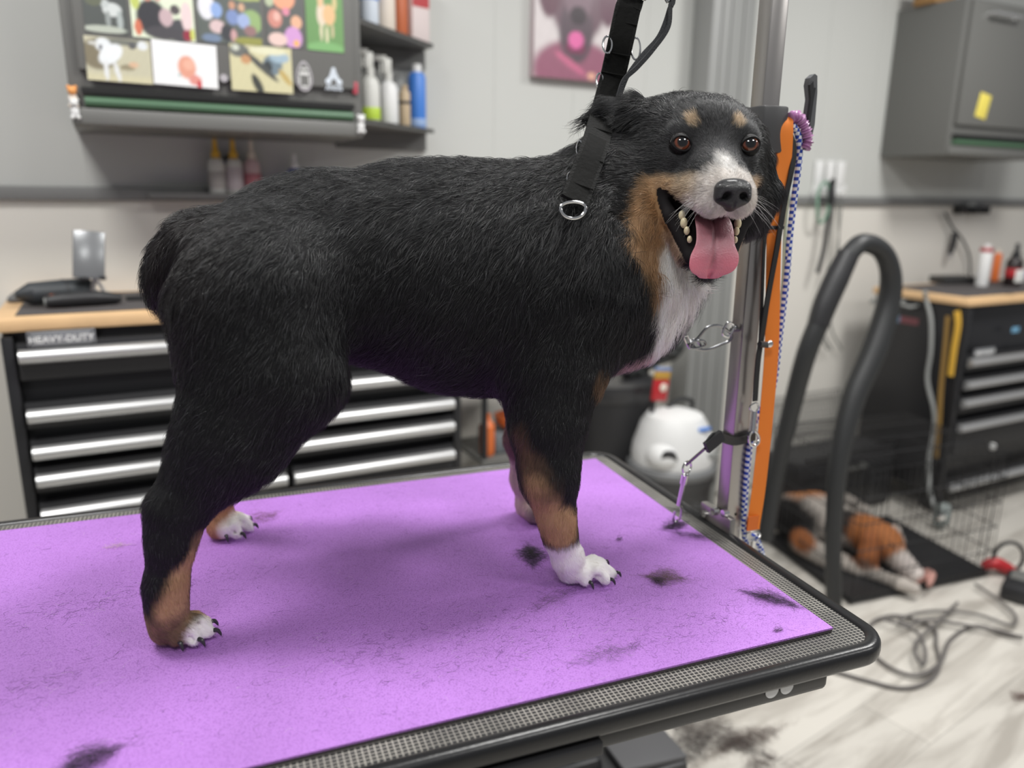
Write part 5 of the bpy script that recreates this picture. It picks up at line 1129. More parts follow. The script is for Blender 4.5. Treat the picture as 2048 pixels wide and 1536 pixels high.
wr = np.random.default_rng(4); n = 34; pts = np.empty((n, 5, 3))
for i in range(n):
    s = -1 if i % 2 else 1; a_ = H(s*wr.uniform(.018, .030), wr.uniform(-.064, -.048), wr.uniform(.035, .060)); d = HR*s*wr.uniform(.5, 1)+HU*wr.uniform(-.9, .1)+HF*wr.uniform(-.1, .5); d /= np.linalg.norm(d); l = wr.uniform(.018, .040)
    for k in range(5): t_ = k/4; pts[i, k] = a_+d*l*t_+np.array([0, 0, -1])*l*t_*t_*0.3-DO
hair_obj('whiskers', pts, np.full(n, .00014), np.tile(np.array(srgb(190, 188, 186)), (n, 1)), m_fur, dog)
# ================================================================ HARNESS AND LEADS ON THE DOG
m_web = mat('black_quilted_webbing', (0.013, 0.013, 0.0125), 0.8, bump=1.0, bscale=300, spec=0.2)
m_web2 = mat('black_webbing_edge', (0.010, 0.010, 0.0095), 0.85, spec=0.15, bump=0.6, bscale=150)
t = thing('neck_loop', 'wide black quilted grooming loop with silver D-rings round the big dog neck', 'grooming loop', (0, 0, 0))
HS = [(1345, -400, .898), (1268, -30, .915), (1255, 20, .912), (1241, 85, .910), (1224, 160, .922), (1207, 225, .898), (1190, 290, .832), (1168, 350, .805), (1149, 402, .785)]
hs = [Vector(atY(*p)) for p in HS]
facing = tuple(-FW)
MB().strap(hs, 0.0315, 0.005, up=facing, smooth=10).build('padded_strap', m_web, t)
MB().strap([p-Vector(FW)*0.0028 for p in hs], 0.023, 0.0012, up=facing, smooth=10).build('stitched_band', m_web2, t)
for q in ((1249, 48), (1237, 110), (1228, 150), (1212, 205), (1199, 262), (1181, 318), (1160, 372)):
    i = min(range(len(HS)-1), key=lambda k: abs((HS[k][1]+HS[k+1][1])/2-q[1])); f_ = (q[1]-HS[i][1])/(HS[i+1][1]-HS[i][1]); c = hs[i].lerp(hs[i+1], f_); d = (hs[i+1]-hs[i]).normalized()
    sd = d.cross(Vector(FW)).normalized(); off = Vector(FW)*-0.0036
    MB().tube([c+off-sd*0.0155, c+off+sd*0.0155], 0.0011, n=8).build('stitch_line', m_web2, t)
c = hs[-1]+Vector(atY(1146, 417, .780)-atY(1149, 402, .785)); pw = 1/ppm(c)
ring = [c+Vector(RT)*(25*pw*math.cos(a))+Vector(UP)*((21 if math.sin(a) < 0 else 12)*pw*math.sin(a))-Vector(FW)*0.002 for a in [2*math.pi*k/16 for k in range(16)]]
MB().tube(ring, 0.0019, n=10, closed=True, smooth=3).build('d_ring', m_chrome, t)
for (x, y, yy, rx, ry) in ((1215, 88, .910, 9, 17), (1272, 96, .908, 9, 22), (1200, 160, .922, 7, 15), (1160, 297, .835, 6, 16), (1141, 356, .81, 6, 12)):
    c = Vector(atY(x, y, yy)); pw = 1/ppm(c); MB().tube([c+Vector(RT)*rx*pw*math.cos(a)+Vector(UP)*ry*pw*math.sin(a)+Vector(FW)*0.002 for a in [2*math.pi*k/12 for k in range(12)]], 0.0013, n=8, closed=True, smooth=2).build('side_ring', m_chrome, t)
MB().tube([Vector(atY(1262, -14, .905)), Vector(atY(1290, -2, .905)), Vector(atY(1296, -16, .905))], 0.0022, n=8, smooth=4).build('top_ring', m_chrome, t)
cb = Vector(atY(1228, 232, .865)); MB().tube([cb+Vector(UP)*.006, cb-Vector(UP)*.006], 0.0012, n=8).tube([cb+Vector(RT)*.004, cb-Vector(RT)*.004], 0.0012, n=8).build('strap_slider', m_chrome, t)
m_cordb = mat('dark_nylon_cord', (0.028, 0.03, 0.034), 0.55, bump=0.6, bscale=700)
t = thing('nylon_noose', 'thin doubled black nylon noose hanging from above beside the quilted loop', 'noose', (0, 0, 0))
MB().strap([Vector(atY(x, y, Y)) for x, y, Y in ((1349, -400, .894), (1345, -30, .90), (1338, 20, .90), (1318, 72, .90), (1285, 110, .90), (1256, 150, .90), (1240, 190, .90))], 0.0052, 0.002, up=facing, smooth=8).build('strand', m_cordb, t)
MB().strap([Vector(atY(x, y, Y)) for x, y, Y in ((1353, -400, .892), (1348, -30, .897), (1341, 10, .897), (1336, 55, .897), (1305, 100, .897), (1274, 135, .897), (1248, 160, .897), (1236, 195, .897))], 0.0056, 0.002, up=facing, smooth=8).build('strand', m_cordb, t)
MB().tube([Vector(atY(1330, -10, .90)), Vector(atY(1334, 4, .90)), Vector(atY(1342, -4, .90))], 0.0018, n=8, smooth=3).build('metal_eye', m_chrome, t)

# ================================================================ FLOOR THINGS
def G(x, y, z=0.0): return atZ(x, y, z)
def atU(x, y, u): d = ray(x, y); return CAM + d*(u/(d @ WU))
m_hose = mat('hose_black', (0.022, 0.023, 0.024), 0.45)
t = thing('vacuum_hose', 'thick black vacuum hose arched upright beside the wire crate', 'hose', (0, 0, 0))
MB().tube([W(*wf(atW(x, y, n))) for x, y, n in ((1668, 1246, 1.475), (1667, 1180, 1.48), (1667, 1050, 1.50), (1678, 920, 1.52), (1706, 800, 1.54), (1748, 700, 1.55), (1776, 610, 1.56), (1781, 545, 1.56), (1762, 500, 1.56), (1722, 487, 1.56), (1690, 520, 1.56))], [0.0245, 0.0245, 0.025, 0.029, 0.035, 0.038, 0.035, 0.031, 0.028, 0.028, 0.028], n=16, smooth=6).build('hose', m_hose, t)
MB().tube([W(*wf(atW(x, y, 1.56))) for x, y in ((1697, 508), (1672, 560), (1650, 610), (1636, 650))], [0.031, 0.035, 0.034, 0.030], n=16, smooth=4).build('cuff', m_blk2, t)
MB().tube([W(*wf(atW(x, y, n))) for x, y, n in ((1640, 640, 1.56), (1612, 710, 1.57), (1580, 830, 1.60), (1552, 950, 1.62), (1530, 1080, 1.62))], [0.030, 0.029, 0.027, 0.026, 0.026], n=16, smooth=5).build('wand', m_hose, t)

# wire crate
CA = G(1700, 1212); CB = G(1560, 1088)
t = thing('dog_crate', 'black folding wire dog crate on the floor with a sleeping dog inside', 'crate', (CA[0], CA[1], 0), -0.02)
cw_, cd_, ch2 = 0.62, 0.50, 0.46
def panel(name, o, du, dv, nu_, nv, skip=None):
    mb = MB()
    for i in range(nu_+1): p = Vector(o)+Vector(du)*(i/nu_); mb.cyl(p, p+Vector(dv), 0.0016, n=6, cap=False)
    for j in range(nv+1): p = Vector(o)+Vector(dv)*(j/nv); mb.cyl(p, p+Vector(du), 0.0022, n=6, cap=False)
    return mb.build(name, m_blk, t)
panel('front_panel', (0, 0, 0.01), (cw_, 0, 0), (0, 0, ch2), 24, 5); panel('back_panel', (0.04, cd_, 0.01), (cw_, 0, 0), (0, 0, ch2), 24, 5)
panel('side_panel', (0, 0, 0.01), (0.04, cd_, 0), (0, 0, ch2), 18, 5); panel('side_panel', (cw_, 0, 0.01), (0.04, cd_, 0), (0, 0, ch2), 18, 5)
panel('top_panel', (0, 0, ch2+.01), (cw_, 0, 0), (0.04, cd_, 0), 24, 4)
MB().prism([(0.005, 0.005), (cw_-0.005, 0.005), (cw_+0.033, cd_-0.005), (0.045, cd_-0.005)], 0.022, Matrix.Translation((0, 0, 0.004))).build('pan', m_blk2, t)
MB().box((cw_*0.55, -0.006, 0.27), (0.03, 0.008, 0.02), 0.003).build('latch', m_chrome, t)
m_gwire = mat('grey_wire', srgb(120, 120, 118), 0.4, 0.5)
# loose wire panel leaning on the wall behind
P0 = atW(1560, 960, 2.3); P1 = atW(1700, 790, 2.3); w0 = wf(P0); w1 = wf(P1)
t = thing('wire_panel', 'grey wire grid panel leaning on the wall behind the crate', 'wire panel', W(w0[0], 2.30, 0.0), WA)
mb = MB(); ww, hh_ = 0.44, w1[2]
for i in range(25): mb.cyl((ww*i/24, 0, 0), (ww*i/24, 0.10, hh_), 0.0013, n=5, cap=False)
for j in range(19): mb.cyl((0, 0.10*j/18, hh_*j/18), (ww, 0.10*j/18, hh_*j/18), 0.0015, n=5, cap=False)
mb.build('grid', m_gwire, t); MB().tube([(0, 0, 0), (ww, 0, 0), (ww, .10, hh_), (0, .10, hh_)], 0.004, closed=True, n=8).build('border', m_gwire, t)

# sleeping dog in the crate
def gp(x, y, z, r): return G(x, y, z), r
bg_ = []
def bch(pts, k=0.03):
    for a, b in zip(pts, pts[1:]): bg_.append(('+', a[0], b[0], a[1], b[1], k, None))
bch([gp(1585, 1030, .115, .085), gp(1630, 1035, .125, .090), gp(1668, 1050, .12, .080)], .04)
bch([gp(1668, 1050, .12, .080), gp(1715, 1062, .115, .060), gp(1748, 1072, .115, .055)], .03)
bch([gp(1742, 1072, .115, .068), gp(1770, 1086, .105, .062)], .025); bch([gp(1782, 1104, .09, .046), gp(1826, 1146, .062, .034)], .025)
bch([gp(1738, 1080, .15, .036), gp(1735, 1112, .10, .032), gp(1742, 1130, .07, .022)], .02)
bch([gp(1788, 1062, .12, .026), gp(1800, 1085, .08, .02)], .012)
bch([gp(1655, 1112, .06, .036), gp(1720, 1138, .042, .026), gp(1800, 1168, .04, .022), gp(1828, 1178, .04, .022)], .02)
bch([gp(1690, 1000, .10, .030), gp(1730, 1020, .06, .022)], .02); bch([gp(1600, 1080, .08, .05), gp(1650, 1120, .05, .03)], .03)
PP = np.array([p[1] for p in bg_]+[p[2] for p in bg_]); lo = PP.min(0)-.11; hi = PP.max(0)+.11; lo[2] = 0.022
F = sdf_grid(bg_, lo, hi, 0.006); Vb, Qb = surface_nets(F, lo, .006); Vb = relax(Vb, Qb, 2); Vb[:, 2] = np.maximum(Vb[:, 2], .028)
cB = np.tile(np.array(srgb(176, 168, 160)), (len(Vb), 1))
def bmix(w, col):
    global cB
    cB = cB*(1-w[:, None])+np.array(col)*w[:, None]
bmix(patch(Vb, G(1570, 1050, .10), (.10, .14, .12), .4, None, 5), srgb(22, 20, 20)); bmix(patch(Vb, G(1625, 985, .20), (.10, .09, .06), .4, None, 6), srgb(168, 108, 62))
bmix(patch(Vb, G(1608, 1080, .10), (.035, .05, .05), .5, None, 6), srgb(140, 84, 46)); bmix(patch(Vb, G(1700, 1045, .16), (.06, .06, .05), .4, None, 7), srgb(40, 36, 34))
bmix(patch(Vb, G(1755, 1072, .13), (.10, .10, .09), .3, None, 8), srgb(166, 104, 60)); bmix(patch(Vb, G(1738, 1108, .10), (.062, .06, .055), .35, None, 9), srgb(134, 78, 44))
bmix(patch(Vb, G(1738, 1085, .155), (.065, .065, .065), .35, None, 9), srgb(150, 90, 52)); bmix(patch(Vb, G(1818, 1138, .07), (.062, .055, .055), .3, None, 9), srgb(206, 196, 190)); bmix(patch(Vb, G(1700, 1135, .04), (.16, .05, .03), .3, None, 3), srgb(206, 196, 186))
bd = thing('sleeping_dog', 'small brown, black and white dog asleep inside the wire crate', 'dog', tuple(G(1690, 1080, .026)))
bO = np.array(bd.location); mbm = mesh_np('sleeping_body', Vb-bO, Qb); ca = mbm.color_attributes.new('coat', 'FLOAT_COLOR', 'POINT'); c4 = np.ones((len(Vb), 4), np.float32); c4[:, :3] = cB; ca.data.foreach_set('color', c4.ravel())
mbm.materials.append(m_skin); ob = bpy.data.objects.new('body', mbm); COL.objects.link(ob); ob.parent = bd
MB().ball(tuple(G(1838, 1154, .058)-bO), 0.014, 10, (1, .8, .8)).build('nose', mat('pink_nose', srgb(120, 84, 80), 0.4), bd)
MB().tube([tuple(G(x, y, z)-bO) for x, y, z in ((1779, 1084, .148), (1786, 1092, .138), (1792, 1096, .124))], 0.0025, n=6, smooth=3).build('closed_eye', m_deep, bd)
mb = MB().tube([tuple(G(x, y, .05)) for x, y in ((1832, 1160), (1850, 1148), (1862, 1150), (1858, 1170))], [0.014, 0.018, 0.016, 0.008], n=12, smooth=4); tag(mb.build('chew_toy', mat('pink_chew', srgb(186, 140, 130), 0.6)), 'pinkish chew under the sleeping dog nose', 'chew')

# black storage case standing behind the crate
zc_ = float(atW(1800, 893, 2.06)[2])
t = thing('storage_case', 'low black ribbed storage case standing between the wire crate and the chest', 'case', W(2.36, 2.04, 0), WA)
MB().box((.29, .11, zc_/2), (.58, .22, zc_-.004), .012).build('shell', m_blk2, t)
for z in (.12, .2, .28, zc_-.05): MB().box((.29, -.003, z), (.54, .008, .014), .003).build('rib', m_blk2, t)
MB().box((.29, .11, zc_+.004), (.56, .20, .010), .004).build('lid', mat('case_lid', (0.03, 0.03, 0.032), 0.5), t)
MB().tube([(.22, 0, zc_-.03), (.22, -.03, zc_-.03), (.36, -.03, zc_-.03), (.36, 0, zc_-.03)], .007, n=8).build('handle', m_gry, t)
tag(place(MB().ball((0, 0, 0), 0.014, 12).build('knob', m_white), tuple(atW(1985, 893, 1.80))), 'small white ball knob in front of the drawers above the crate', 'knob')

# cables
m_cab = mat('dark_grey_cable', srgb(104, 100, 98), 0.5)
def cable(pts, r, m, label, name='floor_cable'):
    return tag(MB().tube([tuple(G(x, y, .008 if len(q) == 0 else q[0])) for x, y, *q in pts], r, n=8, smooth=7).build(name, m), label, 'cable')
cable([(1600, 1325), (1660, 1340), (1730, 1360), (1800, 1376), (1850, 1366), (1878, 1335), (1872, 1290), (1865, 1255, .01), (1800, 1232, .012), (1752, 1240, .014), (1735, 1265), (1745, 1305), (1790, 1340, .012), (1840, 1350, .016), (1880, 1325, .016), (1900, 1280), (1950, 1252), (2010, 1268), (2046, 1274)], .0055, m_cab, 'dark grey cable running in wide loops over the floor right of the table')
cable([(2046, 1276, .022), (2000, 1262, .022), (1930, 1250, .022), (1860, 1240, .024), (1820, 1250, .024), (1800, 1240, .024), (1840, 1225, .022), (1900, 1222, .02), (1960, 1230, .02), (2020, 1250, .02), (2030, 1230, .02), (1990, 1195, .02), (1950, 1168, .02)], .0050, m_cab, 'thinner grey cable bunched beside the crate front')
cable([(1760, 1236, .03), (1830, 1262, .03), (1850, 1300, .028), (1845, 1330, .03), (1830, 1290, .03), (1880, 1240, .03), (1915, 1205, .02)], .0050, m_cab, 'short grey cable piece curled over the looped cable')
t = thing('power_brick', 'black power brick on the floor at the photo right edge', 'power brick', tuple(G(2035, 1190)), 0.5); MB().box((0, 0, .03), (.16, .09, .055), .012).build('case', m_blk2, t); MB().box((.03, 0, .060), (.08, .06, .004), .001).build('brick_label', m_gry, t)
t = thing('spring_clamp', 'red clamp with a black ring on the floor by the crate corner', 'clamp', tuple(G(1992, 1150, .0)), -0.5)
MB().tube([(-.05, 0, .03), (-.01, 0, .045), (.03, 0, .03), (.06, -.01, .02)], [.014, .024, .022, .012], n=12, smooth=4).build('grip', m_red, t); MB().tube([(.03+.05*math.cos(a), .0, .07+.06*math.sin(a)) for a in [2*math.pi*k/14 for k in range(14)]], .007, n=8, closed=True).build('ring', m_blk2, t)

# wet and dry vacuum
P = wf(atW(1343, 925, 2.0))
t = thing('shop_vacuum', 'white-lidded wet and dry vacuum on the floor behind the table corner', 'vacuum cleaner', W(P[0], 2.0, 0), WA)
MB().lathe([(.11, .05), (.135, .07), (.140, .33), (.150, .35), (.150, .375)], n=36).build('drum', mat('vac_drum', (0.05, 0.05, 0.052), 0.45), t)
MB().lathe([(.150, .376), (.155, .385), (.155, .40), (.148, .408)], n=36).build('lid_ring', mat('vac_grey', srgb(120, 121, 122), 0.45), t)
MB().lathe([(.140, .409), (.143, .43), (.138, .47), (.125, .51), (.115, .545), (.095, .575), (.05, .59), (0, .592)], n=36).ball((-.085, -.06, .455), .062, 14, (1, 1, .8)).ball((.075, -.05, .47), .064, 14, (1, .9, .8)).ball((.09, .05, .49), .05, 12).build('lid', m_white, t)
MB().cyl((-.105, -.112, .458), (-.098, -.098, .466), .028, n=20).build('port', m_blk2, t); MB().tube([(.09, .03, .56), (.10, .03, .60), (.04, .03, .615), (-.01, .03, .59)], .008, n=8, smooth=4).build('lid_handle', m_blk2, t)
MB().box((.035, -.112, .545), (.05, .018, .012), .004, rot=Matrix.Rotation(-.7, 3, 'X')).build('blue_sticker', m_blu, t); MB().box((.055, -.130, .455), (.075, .006, .018), .001).build('grey_print', mat('vac_print', srgb(150, 152, 150), 0.5), t)
for k in range(4): a = .6+k*1.57; MB().cyl((.13*math.cos(a)-.008, .13*math.sin(a), .03), (.13*math.cos(a)+.008, .13*math.sin(a), .03), .028, n=14).build('wheel', m_blk2, t)
MB().tube([(-.14, -.05, .36), (-.20, -.08, .34), (-.22, -.05, .25), (-.19, .0, .12), (-.14, .02, .10)], .02, n=12, smooth=4).build('side_hose', mat('hose_grey', srgb(78, 79, 80), 0.5), t)
# black bin with bag
P = wf(atW(1262, 760, 2.22)); P = (P[0]-.075, P[1], P[2])
t = thing('waste_bin', 'tall black bin with a rumpled black liner behind the white-lidded vacuum', 'bin', W(P[0], 2.245, 0), WA)
MB().lathe([(.135, 0), (.165, .62), (.168, .64)], n=28, sc=(1, .95)).build('bin_body', m_blk2, t)
mb = MB(); rr_b = []
mb.lathe([(.168, .60), (.176, .63), (.172, .66), (.14, .67), (.06, .655), (0, .65)], n=28, sc=(1, .95)); mb.build('liner', mat('black_liner', (0.03, 0.03, 0.032), 0.3, bump=0.8, bscale=30), t)
t = thing('dark_bag', 'crumpled dark grey bag lying on the black bin', 'bag', W(P[0]+.175, 2.235, .655), WA)
lump = [('+', np.array((-.05, 0, .07)), np.array((.08, 0, .10)), .055, .05, .02, None), ('+', np.array((.08, 0, .10)), np.array((.12, 0, .14)), .045, .03, .02, None), ('+', np.array((0, 0, .1)), np.array((-.02, 0, .13)), .04, .03, .02, None), ('+', np.array((-.09, 0, .04)), np.array((-.05, .02, .03)), .05, .05, .02, None)]
F = sdf_grid(lump, (-.2, -.1, -.05), (.2, .1, .22), .006); v_, q_ = surface_nets(F, (-.2, -.1, -.05), .006); v_ = relax(v_, q_, 2); v_ += normals(v_, q_)*(nz3(v_, 60, 3)*.005)[:, None]
ml = mesh_np('bag', v_, q_); ml.materials.append(mat('bag_grey', srgb(58, 60, 60), 0.45)); ol = bpy.data.objects.new('bag_body', ml); COL.objects.link(ol); ol.parent = t
MB().tube([(.06, 0, .14), (.09, 0, .20), (.14, 0, .19), (.13, 0, .15)], .006, n=8, smooth=4).build('strap', m_blk2, t)
Pp = wf(atW(1325, 770, 2.02)); t = thing('treat_packet', 'red packet with a blue and yellow top standing above the white vacuum lid', 'packet', W(Pp[0], 2.03, Pp[2]), WA)
t.rotation_euler = (0, 0.12, WA)
MB().box((0, 0, -.02), (.062, .014, .075), .004).build('red_panel', m_red, t); MB().box((0, 0, .032), (.064, .013, .028), .003).build('yellow_panel', mat('ochre', srgb(186, 146, 66), 0.45), t); MB().box((0, 0, .052), (.066, .012, .014), .003).build('blue_seal', mat('pale_seal', srgb(120, 138, 178), 0.45), t)
MB().ball((.008, -.008, -.01), .015, 10, (1, .3, 1)).build('picture_print', m_cream, t); MB().cyl((-.015, 0, -.058), (-.022, 0, -.14), .007, n=10).build('black_stick', m_blk2, t)

# utility cart right of the left chest
P = wf(atW(975, 900, 2.2)); t = thing('utility_cart', 'black two-shelf utility cart between the tool chest and the bin', 'cart', W(P[0], 2.20, 0), WA)
for x in (-.055, .17):
    for y in (-.09, .12): MB().box((x, y, .36), (.016, .016, .72), .002).build('post', m_blk, t)
for z in (.70, .47, .15): MB().box((.06, .015, z), (.26, .25, .014), .002).build('shelf', m_blk if z > .6 else m_gry, t)
for x in (-.055, .17): MB().ball((x, -.09, .025), .024, 8, (.5, 1, 1)).ball((x, .12, .025), .024, 8, (.5, 1, 1)).build('wheel', m_blk2, t)
def cz(x, y, z): q = WU*(P[0]+x)+WN*(2.20+y); return (q[0], q[1], z)
tag(place(MB().lathe([(.03, 0), (.055, .02), (.062, .045), (.058, .046), (.03, .01)], n=24).build('bowl', m_org), cz(.08, -.02, .545), WA), 'orange bowl resting on a grey box in the cart', 'bowl')
tag(place(MB().box((0, 0, .033), (.17, .14, .064), .006).build('storage_box', mat('box_grey', srgb(112, 118, 122), 0.6)), cz(.08, 0, .4785), WA), 'grey box on the middle cart shelf under the orange bowl', 'box')
tag(place(MB().box((0, 0, .02), (.20, .16, .03), .004).build('serving_tray', mat('tray_brown', srgb(126, 106, 84), 0.6)), cz(.06, -.01, .345), WA), 'brown tray on the white bucket in the cart', 'tray')
tag(place(MB().lathe([(.085, 0), (.10, .18), (.104, .185), (.104, .192), (0, .193)], n=28).build('bucket', m_white), cz(.06, 0, .158), WA), 'white bucket on the lowest cart shelf', 'bucket')
tag(place(MB().lathe([(.02, 0), (.024, .01), (.024, .10), (.01, .12), (.01, .14)], n=16).build('bottle', m_org), cz(-.03, -.06, .4785), WA), 'orange bottle beside the grey box in the cart', 'bottle')

# ================================================================ ON THE LEFT WORKTOP
WT = 1.0271
def T(x, y, z=WT): return atZ(x, y, z)
p0, p1, p2 = T(30, 590, WT+.03), T(60, 588, WT+.03), T(178, 578, WT+.03)
t = thing('tool_case', 'dark rolled tool case with a pointed end at the back of the left worktop', 'case', (0, 0, 0))
MB().tube([tuple(p0), tuple(p1), tuple((p1+p2)/2), tuple(p2)], [.008, .027, .029, .029], n=16).build('roll', mat('case_slate', (0.035, 0.04, 0.045), 0.5), t); MB().tube([tuple(p1*.45+p2*.55), tuple(p1*.42+p2*.58)], .0300, n=16).build('band', m_blk2, t)
b_ = T(200, 605); t = thing('phone_stand', 'silver phone stand with a slim grey phone on the left worktop', 'phone stand', tuple(b_), WA)
MB().box((0, 0, .004), (.075, .075, .008), .003).build('base', m_alu, t); MB().tube([(-.008, .01, .006), (-.012, .015, .03), (-.005, .01, .062)], .006, n=10, smooth=3).tube([(.012, .01, .006), (.010, .015, .03), (-.005, .01, .062)], .004, n=10, smooth=3).build('neck', m_alu, t)
rt = Matrix.Rotation(-.28, 3, 'X') @ Matrix.Rotation(.10, 3, 'Y'); MB().box((-.012, .005, .118), (.070, .008, .118), .006, rot=rt).build('phone', mat('phone_grey', srgb(128, 130, 132), 0.25, 0.3), t); MB().box((-.028, -.012, .062), (.016, .02, .01), .003).build('clamp_foot', m_blk2, t); MB().box((.012, -.012, .062), (.016, .02, .01), .003).build('clamp_foot', m_blk2, t)
o = MB().ball((0, 0, .014), .014, 12).build('rubber_ball', m_org); tag(place(o, tuple(T(108, 612))), 'small orange ball on the left worktop', 'ball')
q = T(165, 613); t = thing('clipper', 'black clipper lying on the left worktop near the orange ball', 'clipper', tuple(q), .25)
MB().tube([(-.075, 0, .016), (-.04, 0, .018), (.03, 0, .019), (.085, .005, .014)], [.012, .017, .018, .011], n=12, smooth=4).build('body', m_blk2, t); MB().cyl((-.078, 0, .016), (-.070, 0, .016), .010, n=16).build('end_ring', m_gcord, t)
o = MB().box((0, 0, .006), (.20, .10, .012), .004).build('grey_tray', mat('slate_tray', srgb(100, 102, 104), 0.5)); tag(place(o, tuple(T(110, 596)), .1), 'flat grey tray in front of the rolled tool case', 'tray')
o = MB().box((0, 0, .006), (.045, .02, .012), .003).build('small_block', m_blk2); tag(place(o, tuple(T(272, 600)), .1), 'small black block on the left worktop near the dog tail', 'block')
q = T(60, 604); o = MB().box((0, 0, .004), (.012, .05, .006), .002).build('silver_comb', m_alu); tag(place(o, tuple(T(186, 606)), .5), 'small silver comb under the phone stand', 'comb')

# ================================================================ ON THE RIGHT WORKTOP
WR = 0.9281
def TR(x, y, z=WR): return atZ(x, y, z)
bottle('plain', 'white bottle with red collar on the right worktop', tuple(TR(1962, 572)), .185, .026, m_white, m_white, (.82, .90, m_red))
bottle('plain', 'orange bottle squeezed behind the white bottle on the right worktop', tuple(TR(1988, 562)), .15, .018, m_org, m_cream)
bottle('nozzle', 'black bottle with a red and white label on the right worktop', tuple(TR(2022, 572)), .19, .034, mat('bottle_black', (0.02, 0.012, 0.012), 0.25), m_blk2, (.22, .42, m_red))
o = MB().box((0, 0, .03), (.06, .003, .05), .001).build('label_tag', m_wht2); tag(place(o, tuple(TR(2024, 565, .975)+np.array((-.012, -.037, 0))), WA), 'white square tag on the black bottle front', 'label')
m_bcl = mat('blue_cloth', srgb(122, 134, 190), 0.8)
lump = [('+', np.array((-.10, 0, .02)), np.array((-.03, .01, .035)), .022, .03, .02, None), ('+', np.array((-.03, .01, .035)), np.array((.06, 0, .02)), .03, .022, .02, None), ('+', np.array((.06, 0, .02)), np.array((.10, -.02, .012)), .022, .014, .02, None)]
F = sdf_grid(lump, (-.16, -.06, -.02), (.16, .07, .09), .005); v_, q_ = surface_nets(F, (-.16, -.06, -.02), .005); v_ = relax(v_, q_, 2); v_ += normals(v_, q_)*(nz3(v_, 80, 9)*.004)[:, None]; v_[:, 2] = np.maximum(v_[:, 2], .001)
ml = mesh_np('cloth', v_, q_); ml.materials.append(m_bcl); ol = bpy.data.objects.new('folded_cloth', ml); COL.objects.link(ol); place(ol, tuple(TR(1905, 548)+np.array((0, 0, .036))), -.1); tag(ol, 'crumpled pale blue cloth lying on the dark tray, right worktop', 'cloth')
t = thing('tool_tray', 'shallow dark tray with dark red end on the right worktop edge', 'tray', tuple(TR(1905, 566)), -.12); MB().box((0, 0, .016), (.18, .10, .032), .006).build('body', mat('tray_dark', (0.03, 0.03, 0.03), 0.5), t); MB().box((.115, -.005, .013), (.05, .08, .026), .006).build('red_end', mat('deep_red', srgb(122, 36, 30), 0.5), t)
o = MB().box((0, 0, .010), (.22, .035, .018), .003).build('wooden_brush', mat('brick_brown', srgb(126, 70, 62), 0.6)); tag(place(o, tuple(TR(1826, 551)), .2), 'reddish brown flat brush at the back of the right worktop', 'brush')
o = MB().box((0, 0, .02), (.06, .05, .04), .004).build('small_box', mat('lilac_box', srgb(150, 140, 178), 0.5)); tag(place(o, tuple(TR(2046, 556)), .2), 'lilac box at the photo right edge on the right worktop', 'box')
# things down the side of the right chest
def TU(x, y, u=2.968): return tuple(atU(x, y, u))
tag(MB().tube([TU(1850, 583, 2.95), TU(1853, 600), TU(1862, 640), TU(1862, 700), TU(1855, 760), TU(1868, 820), TU(1868, 860), TU(1858, 920, 2.94), TU(1860, 985, 2.92), TU(1876, 1030, 2.90), TU(1885, 1060, 2.89)], .0085, n=10, smooth=6).build('hanging_cable', m_gcord), 'thick grey cable hanging over the worktop edge down the chest side', 'cable')
t = thing('cable_coil', 'pale grey coiled plug end hanging at the bottom of the grey cable', 'coil', TU(1885, 1030, 2.89))
for k in range(4): MB().tube([(.012*k-.02+.006*math.cos(a), .02*math.cos(a), .045*math.sin(a)) for a in [2*math.pi*j/12 for j in range(12)]], .007, n=8, closed=True, smooth=2).build('turn', mat('pale_cord', srgb(150, 158, 156), 0.6), t)
tag(MB().strap([TU(1914, 622, 2.96), TU(1916, 650, 2.955), TU(1908, 700, 2.955), TU(1901, 752, 2.958)], .022, .006, up=tuple(-WU), smooth=5).build('yellow_handle', m_yel), 'long yellow plastic handle hanging on the chest corner', 'handle')
tag(MB().strap([TU(1896, 632, 2.968), TU(1890, 700, 2.966), TU(1882, 780, 2.962), TU(1878, 850, 2.962), TU(1872, 915, 2.962)], .018, .005, up=tuple(-WU), smooth=5).build('tool_strap', mat('mustard_brown', srgb(150, 118, 62), 0.6)), 'brown and mustard strap hanging between grey cable and yellow handle', 'strap')
t = thing('magnet_label', 'faded red and blue label on the side of the right tool chest', 'label', TU(1810, 640, 2.984)); t.rotation_euler = (0, 0, WA-math.pi/2)
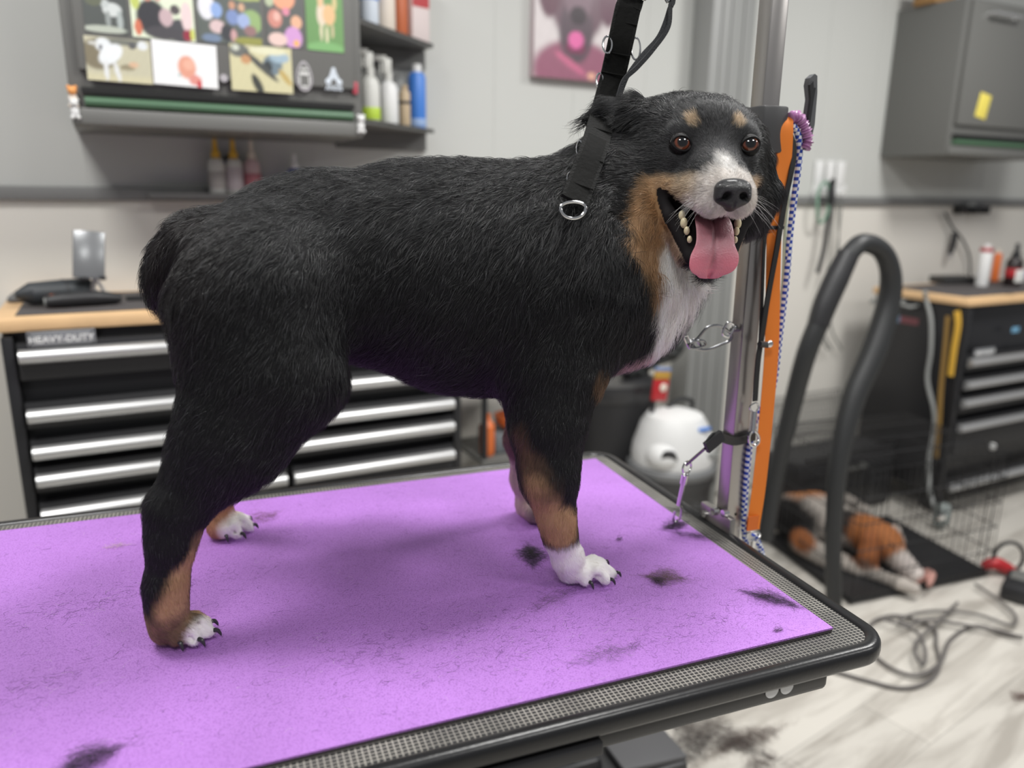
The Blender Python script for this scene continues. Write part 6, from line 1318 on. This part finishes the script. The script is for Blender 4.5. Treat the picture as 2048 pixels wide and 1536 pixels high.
MB().box((.02, 0, 0), (.085, .002, .028)).build('red_part', mat('faded_red', srgb(120, 70, 76), 0.5), t); MB().box((-.04, 0, .0), (.035, .002, .03)).build('blue_part', mat('faded_blue', srgb(96, 122, 146), 0.5), t)
t = thing('towel_hooks', 'two small silver hooks high on the chest side by the hose arch', 'hooks', TU(1812, 605, 2.984)); MB().tube([(0, 0, .01), (-.03, .01, .0), (-.035, -.05, -.01), (0, -.06, -.005)], .006, n=8, smooth=3).build('hook', m_gcord, t); MB().tube([(0, .12, .0), (-.03, .12, -.01), (-.03, .16, -.02), (0, .17, -.01)], .006, n=8, smooth=3).build('hook', m_gcord, t)
P = wf(atW(2034, 660, 1.83)); tag(place(MB().box((0, 0, 0), (.05, .003, .022), .002).build('blue_tape', mat('sky_blue', srgb(118, 172, 206), 0.5)), W(P[0], 1.836, P[2]), WA), 'light blue tape on the top drawer of the right chest', 'tape')
# on top of the right cabinet
P = wf(atW(1868, 8, 2.30)); tag(place(MB().box((0, 0, .04), (.13, .10, .08), .002).build('cardboard_box', mat('cardboard', srgb(160, 122, 76), 0.7)), W(P[0]-.0, 2.30, 2.0815), WA), 'brown cardboard box on top of the sticky note cabinet', 'box')

# hair swept on the floor under the table
tuft(1418, 1470, 0.0, .13, .07, -.9, 900, srgb(58, 46, 44), 'dark brown hair clump on the floor beside the table base', .05, hgt=.03)
tuft(1376, 1500, 0.0, .08, .04, .3, 350, srgb(50, 42, 42), 'dark hair clump touching the pedal box', .05, hgt=.02)
tuft(1500, 1480, 0.0, .10, .035, .1, 420, srgb(88, 72, 66), 'pointed brown hair clump on the pale floor', .05, hgt=.02)
tuft(1310, 1525, 0.0, .10, .05, .6, 420, srgb(56, 42, 42), 'dark hair clump at the bottom photo edge under the table', .05, hgt=.02)
tuft(1520, 1530, 0.0, .05, .03, .2, 160, srgb(90, 76, 72), 'small brown hair clump near the bottom photo edge', .04, hgt=.01)
tuft(2040, 1395, 0.0, .03, .02, .2, 120, srgb(96, 68, 62), 'reddish brown hair bit on the floor at the right photo edge', .03, hgt=.01)
